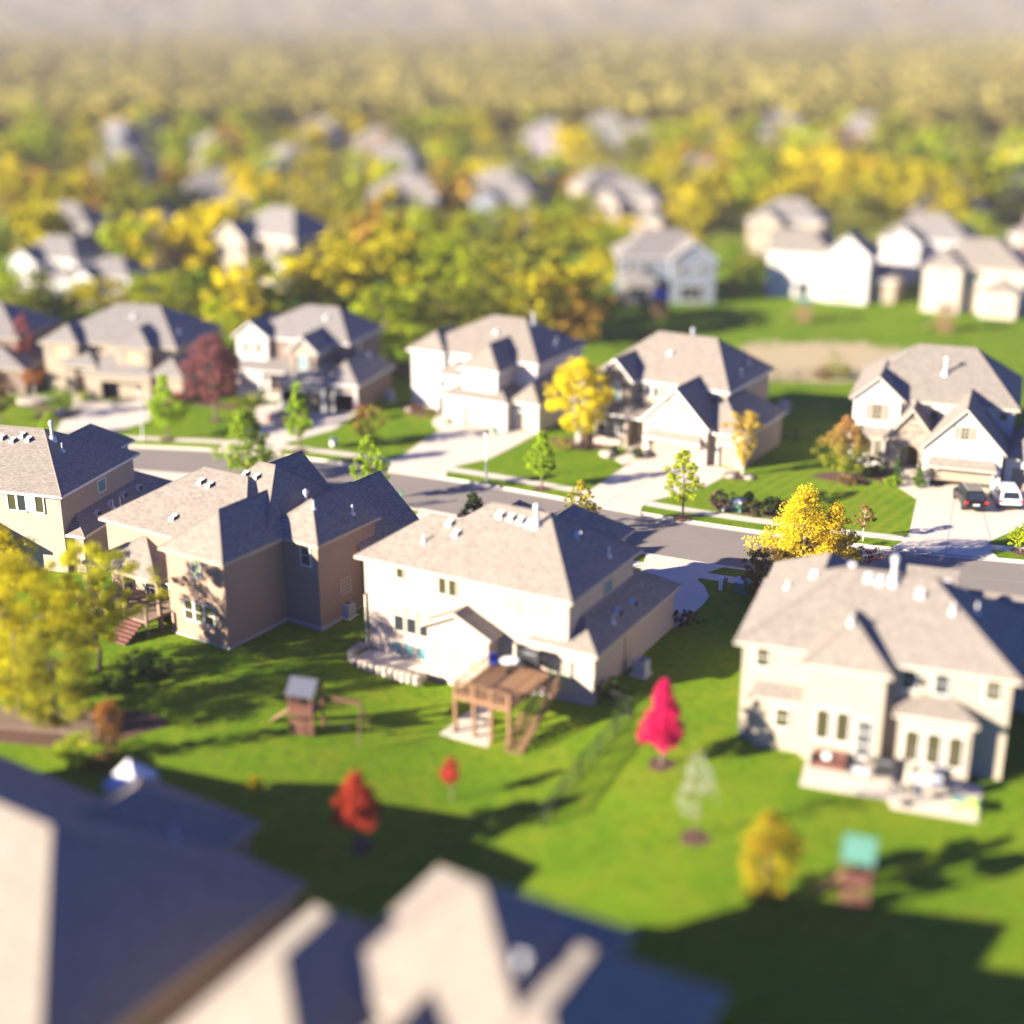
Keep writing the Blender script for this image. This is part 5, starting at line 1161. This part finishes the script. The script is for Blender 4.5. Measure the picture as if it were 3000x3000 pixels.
utility('utility_pedestal', 'white post left of the shaded cabinet by the cream house drive', 14.60, 90.47, .24, .24, .95, 'white')
utility('utility_pedestal', 'short green post right of the white post by the cream house drive', 14.95, 90.72, .24, .24, .75, 'green_box')
utility('utility_pedestal', 'larger of two small white boxes on the lawn by the pickup house', -16.76, 125.14, .35, .25, .8, 'white')
utility('utility_pedestal', 'smaller of two small white boxes on the lawn by the pickup house', -16.43, 125.36, .2, .2, .6, 'white')
e = empty('sign_post', (-9.11, 108.04, 0), R(-25), 'dark green hooped post on the small shaded lawn by the kerb', 'post')
mb = MB()
for s_ in (-.16,.16): mb.bar((s_,0,-.1),(s_,0,1.35),.05,M['green_box'])
for k in range(8): a0, a1 = pi*k/8, pi*(k+1)/8; mb.bar((-.16*cos(a0),0,1.35+.18*sin(a0)),(-.16*cos(a1),0,1.35+.18*sin(a1)),.05,M['green_box'])
mb.build('frame', e); mb = MB(); mb.box(-.13,.13,-.02,.02,.45,1.2,M['green_box']); mb.build('panel', e)
def thing(name, label, cat, x, y, parts, rz=0, z=None, group=None):
    e = empty(name, (x,y,zg(x,y) if z is None else z), R(rz), label, cat, group)
    for nm, fn in parts:
        mb = MB(); fn(mb); mb.build(nm, e)
    return e
# white house: banner, bin; stone house: planters
thing('banner', 'pink and purple feather banner standing by the white house garage', 'banner', -1.12, 130.13, [
 ('pole', lambda m: m.bar((0,0,0),(-.25,0,2.3),.03,M['metalw'])),
 ('cloth', lambda m: (m.face([(-.03,0,.5),(-.25,0,2.3),(-.62,.03,2.1),(-.42,.05,1.2)],M['pink']), m.face([(-.03,.02,.5),(-.42,.07,1.2),(-.62,.05,2.1),(-.25,.02,2.3)],M['pink']))),
 ('base', lambda m: m.box(-.25,.25,-.25,.25,0,.12,M['white']))], -20)
thing('bin', 'small teal bin by the white house garage', 'bin', -1.57, 128.97, [('body', lambda m: m.lathe([(.2,0),(.26,.6),(.27,.62),(0,.62)],0,0,M['teal'],12)), ('rim', lambda m: m.lathe([(.26,.58),(.3,.62),(.26,.66)],0,0,M['teal'],12))])
def planter(label, x, y, c):
    thing('planter', label, 'planter', x, y, [('pot', lambda m: m.lathe([(.2,0),(.3,.45),(.33,.47),(.26,.47),(.0,.42)],0,0,M['red'],14)),('plant', lambda m: [m.bar((0,0,.4),(.25*cos(k*.9),.25*sin(k*.9),.75+.1*(k%3)),.05,leaf_mat(*c),.02,5) for k in range(14)])])
planter('red planter at the garage pillar of the stone house', 16.79, 120.07, ORG)
planter('dark red planter on the stone house porch', 10.45, 128.62, RED)
thing('bench', 'dark wicker bench on the arched porch of the steep-gabled house', 'bench', 35.45, 119.47, [
 ('seat', lambda m: m.box(-.6,.6,-.25,.25,.42,.5,M['wood_red'])), ('backrest', lambda m: m.box(-.6,.6,.2,.26,.5,.95,M['wood_red'])),
 *[('leg', (lambda a, b: lambda m: m.box(a-.03,a+.03,b-.03,b+.03,0,.42,M['wood_red']))(a,b)) for a in (-.55,.55) for b in (-.2,.2)]], -20, .45)
def bike(label, x, y, rz):
    parts = []
    for wy in (-.5,.5):
        parts.append(('wheel', (lambda wy: lambda m: [m.bar((0,wy+.3*cos(k*pi/8),.32+.3*sin(k*pi/8)),(0,wy+.3*cos((k+1)*pi/8),.32+.3*sin((k+1)*pi/8)),.025,M['rubber']) for k in range(16)])(wy)))
    parts.append(('frame', lambda m: (m.bar((0,-.5,.32),(0,-.1,.75),.025,M['white']), m.bar((0,-.1,.75),(0,.42,.72),.025,M['white']), m.bar((0,.42,.72),(0,.5,.32),.025,M['white']), m.bar((0,0,.3),(0,.42,.7),.025,M['white']), m.bar((0,-.1,.75),(0,0,.3),.025,M['white']), m.bar((0,-.5,.32),(0,0,.3),.025,M['white']))))
    parts.append(('saddle', lambda m: m.box(-.07,.07,-.25,.02,.8,.86,M['black']))); parts.append(('handlebar', lambda m: m.bar((-.25,.42,.95),(.25,.42,.95),.02,M['black'])))
    thing('bicycle', label, 'bicycle', x, y, parts, rz, .03)
bike('white child bicycle under the half-open garage door', *((40.13, 112.59)), 60)
# rocks
for lb, px, s_ in (('pale landscape boulder at the left drive edge', (-45.33, 136.26), .75), ('cream boulder at the lower end of the stone house walk', (8.82, 122.03), .8), ('tan boulder in the bed under the slender birch, left', (19.10, 115.74), .5), ('tan boulder in the bed under the slender birch, right', (20.58, 115.36), .45), ('small pale boulder on the lawn by the white house', (-10.47, 137.42), .45)):
    rg = np.random.default_rng(int(px[0]*100) % 9999); mb = MB(); mb.lathe([(.0,-.1),(1,-.05),(1.05,.25),(.8,.55),(.35,.72),(0,.75)], 0, 0, M['rock'], 9)
    mb.v = [(v[0]*s_*(1+.25*sin(v[0]*5+px[0])), v[1]*s_*.8*(1+.25*cos(v[1]*4+px[1])), v[2]*s_*.85) for v in mb.v]
    tag(mb.build('boulder', loc=(px[0],px[1],zg(*px)), rz=px[0]), lb, 'rock')
# raised stone bed under the orange umbrella tree
mb = MB(); P_ = ell(*(-49.36, 140.47),2.0,1.0,16,wob=.05); mb.poly_prism(P_, -.1, .5, M['rock']); tag(mb.build('stone_planter'), 'low tan stone planter wall round the orange umbrella tree', 'planter')
# stone edging and sunken patio of the cream house
pz = -1.15
cb = lambda x, y: (3.46+.871*x+.491*y, 74.21-.491*x+.871*y)
P_ = [cb(-14.6,.4),cb(-14.9,-1.2),cb(-14.3,-1.75),cb(-12,-1.9),cb(-9.5,-1.95),cb(-9.45,-.7),cb(-9.45,.4)]
mb = MB(); mb.poly_prism(P_, -1.6, -.42, M['concrete']); tag(mb.build('patio'), kind='structure')
mb = MB(); rg = np.random.default_rng(3)
path_ = [(-14.75,.6),(-15.2,-.3),(-15.0,-1.3),(-14.4,-1.85),(-13,-2.0),(-11.5,-2.05),(-10.2,-2.1),(-9.2,-2.1)]
for (x0,y0),(x1,y1) in zip(path_[:-1],path_[1:]):
    L_ = math.hypot(x1-x0,y1-y0); nn = max(1,round(L_/.45))
    for k in range(nn):
        f = (k+.5)/nn; X_,Y_ = cb(x0+(x1-x0)*f, y0+(y1-y0)*f); s_ = .26+.05*rg.uniform()
        for lv in range(2): mb.lathe([(0,-.6+lv*.3),(s_,-.6+lv*.3),(s_*1.05,-.45+lv*.3),(s_*.8,-.29+lv*.3),(0,-.27+lv*.3)], X_+rg.normal(0,.02), Y_+rg.normal(0,.02), M['rock'], 7)
tag(mb.build('retaining_wall'), 'low curved wall of pale stone blocks round the sunken patio of the cream house', 'wall')
# deck of the cream house
d = empty('deck', (*cb(-2.7,-2.9), -.9), R(-29.4), 'raised brown timber deck with stairs behind the cream house', 'deck'); d.scale = (.95, 1.18, .83)
def part(nm, fn, p=d): mb = MB(); fn(mb); return mb.build(nm, p)
part('slab', lambda m: m.box(-2.6,2.1,-2.9,1.6,-.2,.05,M['concrete']))
def dk(m):
    for k in range(28): m.box(-2.0, 1.9, -2.4+k*.15, -2.4+k*.15+.135, 2.95, 3.0, M['wood'])
part('deck_floor', dk)
part('joist_frame', lambda m: (m.box(-2.0,1.9,-2.42,-2.34,2.7,2.95,M['wood']), m.box(-2.0,-1.92,-2.3,1.8,2.7,2.95,M['wood']), m.box(1.82,1.9,-2.3,1.8,2.7,2.95,M['wood'])))
for x in (-1.9, -.6, .6, 1.8):
    for y in (-2.3, 1.4):
        if y > 0 and abs(x) < 1: continue
        part('post', lambda m: m.box(x-.09,x+.09,y-.09,y+.09,0,3.95 if y < 0 else 2.95,M['wood']))
def rail(m, a, b, z0=3.0, z1=3.0):
    a = Vector((*a,z0)); b = Vector((*b,z1)); n_ = max(2, int((b-a).length/.16))
    m.bar(a+Vector((0,0,.95)), b+Vector((0,0,.95)), .05, M['wood'], n=4); m.bar(a+Vector((0,0,.12)), b+Vector((0,0,.12)), .035, M['wood'], n=4)
    for k in range(n_+1): q = a.lerp(b, k/n_); m.bar(q+Vector((0,0,.1)), q+Vector((0,0,.95)), .022, M['wood'], n=4)
part('railing', lambda m: (rail(m,(-1.9,-2.3),(1.8,-2.3)), rail(m,(1.8,-2.3),(1.8,.4)), rail(m,(-1.9,-2.3),(-1.9,1.5))))
def stairs(m):
    for k in range(14): m.box(1.95+.26*k*0, 3.0, .6-.27*k, .86-.27*k, 2.75-.2*k, 2.80-.2*k, M['wood'])
    for x in (1.95,3.0): m.bar((x,.9,2.8),(x,-2.9,.1),.07,M['wood'],n=4)
    rail(m,(3.0,.9),(3.0,-2.9),2.75,.05); rail(m,(1.98,.4),(1.98,-2.9),2.6,.05)
part('stairs', stairs)
x_, y_ = cb(-3.9,-1.9)
thing('patio_table', 'round table with white top on the cream house deck', 'table', x_+.7, y_-.2, [('tabletop', lambda m: m.lathe([(0,.72),(.55,.72),(.55,.76),(0,.76)],0,0,M['white'],18)), ('leg', lambda m: m.bar((0,0,0),(0,0,.72),.05,M['black'])), ('foot', lambda m: m.lathe([(.3,0),(.28,.04),(0,.05)],0,0,M['black'],12))], 0, 1.59)
def chair(label, x, y, rz, m_, z):
    thing('garden_chair', label, 'chair', x, y, [('seat', lambda m: m.box(-.25,.25,-.25,.25,.4,.46,M[m_])), ('backrest', lambda m: m.box(-.25,.25,.2,.26,.46,1.0,M[m_])),
     *[('leg', (lambda a, b: lambda m: m.box(a-.02,a+.02,b-.02,b+.02,0,.4,M['black']))(a,b)) for a in (-.22,.22) for b in (-.22,.22)]], rz, z)
chair('bright blue chair on the cream house deck', x_-.15, y_+.1, 20, 'blue', 1.59)
def grill(label, x, y, rz, z):
    thing('grill', label, 'barbecue', x, y, [('cart', lambda m: (m.box(-.55,.55,-.28,.28,.12,.85,M['black']), m.box(-.95,-.55,-.25,.25,.8,.85,M['black']), m.box(.55,.95,-.25,.25,.8,.85,M['black']))),
     ('lid', lambda m: [m.face([(-.5,-.28*cos(k*pi/6),.85+.3*sin(k*pi/6)),(.5,-.28*cos(k*pi/6),.85+.3*sin(k*pi/6)),(.5,-.28*cos((k+1)*pi/6),.85+.3*sin((k+1)*pi/6)),(-.5,-.28*cos((k+1)*pi/6),.85+.3*sin((k+1)*pi/6))],M['black']) for k in range(6)]),
     ('handle', lambda m: m.bar((-.35,-.34,1.0),(.35,-.34,1.0),.02,M['metal']))], rz, z)
xg, yg = cb(-2.3,-.5); grill('black covered grill against the cream house wall on the deck', xg, yg, -29, 1.59)
# patio of the sand-coloured house
cd_ = lambda x, y: (12.02+.9415*x+.3371*y, 69.03-.3371*x+.9415*y)
P_ = [cd_(4.4,-.6),cd_(4.5,-3.6),cd_(9.0,-3.55),cd_(9.2,-4.3),cd_(13.4,-4.2),cd_(13.5,-.6)]
mb = MB(); mb.poly_prism(P_, -.3, .06, M['concrete']); tag(mb.build('patio'), kind='structure')
def sofa(label, x, y, rz, m_, L_=1.7):
    thing('garden_sofa', label, 'sofa', x, y, [('seat', lambda m: m.box(-L_/2,L_/2,-.35,.35,.12,.42,M[m_])), ('backrest', lambda m: m.box(-L_/2,L_/2,.25,.4,.42,.85,M[m_])), ('armrest', lambda m: m.box(-L_/2-.14,-L_/2,-.35,.4,.1,.62,M['black'])), ('armrest', lambda m: m.box(L_/2,L_/2+.14,-.35,.4,.1,.62,M['black'])), ('cushion', lambda m: m.box(-.4,.0,.08,.25,.42,.75,M['white']))], rz, .06)
sofa('red-brown garden sofa under the left patio windows', *cd_(5.7,-1.35), -20, 'wood_red')
thing('coffee_table', 'low white table beside the patio door of the sand-coloured house', 'table', *cd_(7.4,-1.7), [('tabletop', lambda m: m.box(-.45,.45,-.3,.3,.36,.42,M['white'])), *[('leg', (lambda a,b: lambda m: m.box(a-.03,a+.03,b-.03,b+.03,0,.36,M['black']))(a,b)) for a in (-.4,.4) for b in (-.25,.25)]], -20, .06)
grill('dark grill in the shaded corner of the patio', *cd_(8.6,-1.3), -20, .06)
thing('patio_table', 'long pale patio table before the right bay of the sand-coloured house', 'table', *cd_(10.6,-2.2), [('tabletop', lambda m: m.box(-.9,.9,-.5,.5,.70,.76,M['white'])), *[('leg', (lambda a,b: lambda m: m.box(a-.04,a+.04,b-.04,b+.04,0,.7,M['black']))(a,b)) for a in (-.8,.8) for b in (-.4,.4)]], -20, .06)
for lb, x, y, rz in (('dark patio chair at the left end of the long patio table', 9.3,-2.3, 70), ('dark patio chair behind the right half of the long patio table', 11.2,-1.35, -20), ('grey patio chair in front of the long patio table', 10.4,-3.2, 160), ('dark patio chair at the right end of the long patio table', 12.0,-2.2, -110)):
    chair(lb, *cd_(x,y), rz, 'slate', .06)
thing('parasol', 'closed beige parasol standing on the patio edge', 'parasol', *cd_(9.9,-3.7), [('pole', lambda m: m.bar((0,0,0),(0,0,2.5),.03,M['black'])), ('canopy', lambda m: m.lathe([(.06,2.55),(.16,2.2),(.22,1.3),(.1,1.1)],0,0,M['umber'],10)), ('base', lambda m: m.lathe([(.3,0),(.28,.08),(0,.1)],0,0,M['black'],12))], 0, .06)
thing('sandbox', 'lime and pale blue children play table at the right patio corner', 'toy', *cd_(12.7,-3.3), [('tray', lambda m: m.box(-.6,.6,-.4,.4,.35,.5,M['lime'])), ('water_tray', lambda m: m.box(-.58,.0,-.36,.36,.5,.53,M['glass_sky'])), *[('leg', (lambda a,b: lambda m: m.box(a-.05,a+.05,b-.05,b+.05,0,.35,M['lime']))(a,b)) for a in (-.5,.5) for b in (-.3,.3)]], -20, .06)
# play towers
def playset(name, label, x, y, rz, roof, wood, swing=True, h=3.4, z=None):
    e = empty(name, (x,y,zg(x,y) if z is None else z), R(rz), label, 'playset')
    def p(nm, fn): mb = MB(); fn(mb); return mb.build(nm, e)
    for a in (-.8,.8):
        for b in (-.8,.8): p('post', lambda m: m.box(a-.07,a+.07,b-.07,b+.07,-.1,2.7,M[wood]))
    p('platform', lambda m: m.box(-.85,.85,-.85,.85,1.25,1.35,M[wood]))
    p('roof', lambda m: (m.face([(-1,-1,2.55),(1,-1,2.55),(1,0,h),(-1,0,h)],M[roof]), m.face([(1,1,2.55),(-1,1,2.55),(-1,0,h),(1,0,h)],M[roof]), m.face([(-.82,-.82,2.6),(-.82,.82,2.6),(-.82,0,h-.1)],M[wood]), m.face([(.82,-.82,2.6),(.82,.82,2.6),(.82,0,h-.1)],M[wood])))
    def wl(m):
        for k in range(9):
            u = -.76+k*.19; m.box(u-.07,u+.07,-.86,-.82,1.35,2.0,M[wood]); m.box(-.86,-.82,u-.07,u+.07,1.35,2.0,M[wood]); m.box(u-.07,u+.07,-.86,-.82,0,1.0,M[wood])
    p('railing', wl)
    p('ladder', lambda m: [m.box(-.3,.3,-1.3+.1*k,-1.22+.1*k,.2+.24*k,.25+.24*k,M[wood]) for k in range(5)])
    p('slide', lambda m: (m.face([(-.9,-.25,1.3),(-.9,.25,1.3),(-2.6,.25,.15),(-2.6,-.25,.15)],M['wood']), m.bar((-.9,-.27,1.38),(-2.6,-.27,.23),.05,M['wood']), m.bar((-.9,.27,1.38),(-2.6,.27,.23),.05,M['wood'])))
    if swing:
        p('swing_beam', lambda m: (m.box(.8,4.0,-.07,.07,2.2,2.38,M[wood]), m.bar((4.0,0,2.3),(4.25,-1.1,-.1),.06,M[wood]), m.bar((4.0,0,2.3),(4.25,1.1,-.1),.06,M[wood])))
        for q in (1.7, 2.9): p('swing', lambda m: (m.bar((q-.22,0,2.2),(q-.22,0,.5),.012,M['black']), m.bar((q+.22,0,2.2),(q+.22,0,.5),.012,M['black']), m.box(q-.25,q+.25,-.12,.12,.45,.5,M['black'])))
    return e
playset('playset', 'red-brown wooden play tower with slate roof and swing beam on the left lawn', *(-11.64, 70.78), -18, 'slate', 'wood_red').scale = (.85,.85,.95)
playset('playset', 'out-of-focus play tower with teal canvas roof at the lower right', *(15.59, 54.00), -20, 'teal', 'wood_red', swing=False, h=3.6).scale = (.72,.72,.95)
playset('playset', 'distant play tower with bright blue canopy behind the grey-blue house', *((19.69, 184.84)), -10, 'blue', 'wood', swing=False)
playset('playset', 'distant timber play tower before the cream house at the right edge', *((54.87, 175.24)), -10, 'wood_gray', 'wood', swing=False, h=3.6)
playset('playset', 'distant pale playset with teal top on the lawn below the white house', *((38.32, 181.53)), -10, 'teal', 'wood', swing=False, h=3.0)
# small white pavilion on the lawn by the bottom left roof
thing('pavilion', 'white tent-roofed pavilion beside the bottom left house', 'pavilion', *((-18.90, 60.88)), [('canopy', lambda m: (m.face([(-.95,-.95,2.3),(0.95,-.95,2.3),(0,0,3.4)],M['white']), m.face([(0.95,-.95,2.3),(0.95,0.95,2.3),(0,0,3.4)],M['white']), m.face([(0.95,0.95,2.3),(-.95,0.95,2.3),(0,0,3.4)],M['white']), m.face([(-.95,0.95,2.3),(-.95,-.95,2.3),(0,0,3.4)],M['white']), [m.face([(-.95*c_,-.95*s_,2.0),(0.95*s_,-.95*c_,2.0),(0.95*s_,-.95*c_,2.3),(-.95*c_,-.95*s_,2.3)],M['white']) for c_,s_ in ((1,1),)])),
 *[('post', (lambda a,b: lambda m: m.box(a-.06,a+.06,b-.06,b+.06,-.1,2.3,M['white']))(a,b)) for a in (-.88,0.88) for b in (-.88,0.88)]], -20)
# fences
def fence(label, pts, h_, m_, picket=.13, board=False):
    x0, y0 = pts[0]; e = empty('fence', (x0,y0,0), 0, label, 'fence')
    mr = MB(); 
    for (xa,ya),(xb,yb) in zip(pts[:-1],pts[1:]):
        L_ = math.hypot(xb-xa,yb-ya); n_ = max(1,round(L_/2.4)); za, zb2 = zg(xa,ya), zg(xb,yb)
        for f in (.12,.9): mr.bar((xa-x0,ya-y0,za+h_*f),(xb-x0,yb-y0,zb2+h_*f),.025 if not board else .05,M[m_],n=4)
        for k in range(int(L_/picket)):
            f = (k+.5)*picket/L_; X_,Y_ = xa+(xb-xa)*f-x0, ya+(yb-ya)*f-y0; z_ = za+(zb2-za)*f; mr.bar((X_,Y_,z_+.03),(X_,Y_,z_+h_),.012 if not board else .06,M[m_],n=4)
        for k in range(n_+1):
            f = k/n_; X_,Y_ = xa+(xb-xa)*f-x0, ya+(yb-ya)*f-y0; z_ = za+(zb2-za)*f
            mp_ = MB(); mp_.box(X_-.045,X_+.045,Y_-.045,Y_+.045,z_-.2,z_+h_+.08,M[m_]); mp_.build('post', e)
    mr.build('rail_panel', e)
fence('thin dark iron fence running down the lawn right of the cream house', [(5.88, 73.16),(6.89, 72.03),(3.66, 65.97),(1.55, 61.26)], 1.2, 'black')
fence('dark iron fence across the shaded lawn beside the stone house', [(24.69, 127.48),(26.78, 126.91),(29.89, 126.35)], 1.2, 'black')
fence('dark iron fence along the bare field behind the stone house', [(28.81, 149.32),(33.99, 150.85),(38.76, 150.23)], 1.2, 'black')
fence('weathered wooden board fence below the yellow trees at the left edge', [((-29.27, 70.27)),((-23.02, 69.28))], 1.5, 'wood_gray', .14, True)
fence('pale wooden board fence behind the white house at its left', [((-14.60, 153.66)),((-10.42, 151.31))], 1.5, 'wood_gray', .14, True)

# ------------------------------------------------------------ hills closing the view
mb = MB()
for i in range(80):
    x0 = -2300+i*57.5; x1 = x0+57.5
    for k in range(8):
        y0, y1 = 2200+150*k, 2350+150*k
        mb.face([(x0,y0,hill_z(x0,y0)-.5),(x1,y0,hill_z(x1,y0)-.5),(x1,y1,hill_z(x1,y1)-.5),(x0,y1,hill_z(x0,y1)-.5)], M['hill'])
tag(mb.build('hills', smooth=True), kind='structure')
# ------------------------------------------------------------ haze
mb = MB(); mb.box(-2350, 2350, -60, 3450, -2.2, 205, M['white'])
hz = mb.build('haze'); hm = bpy.data.materials.new('haze_air'); hm.use_nodes = True; n = hm.node_tree.nodes; n.clear()
o_ = n.new('ShaderNodeOutputMaterial'); pv = n.new('ShaderNodeVolumePrincipled'); pv.inputs['Color'].default_value = (.42,.40,.43,1); pv.inputs['Density'].default_value = .00027; pv.inputs['Anisotropy'].default_value = .0
hm.node_tree.links.new(pv.outputs[0], o_.inputs['Volume']); hz.data.materials.clear(); hz.data.materials.append(hm); tag(hz, kind='stuff')
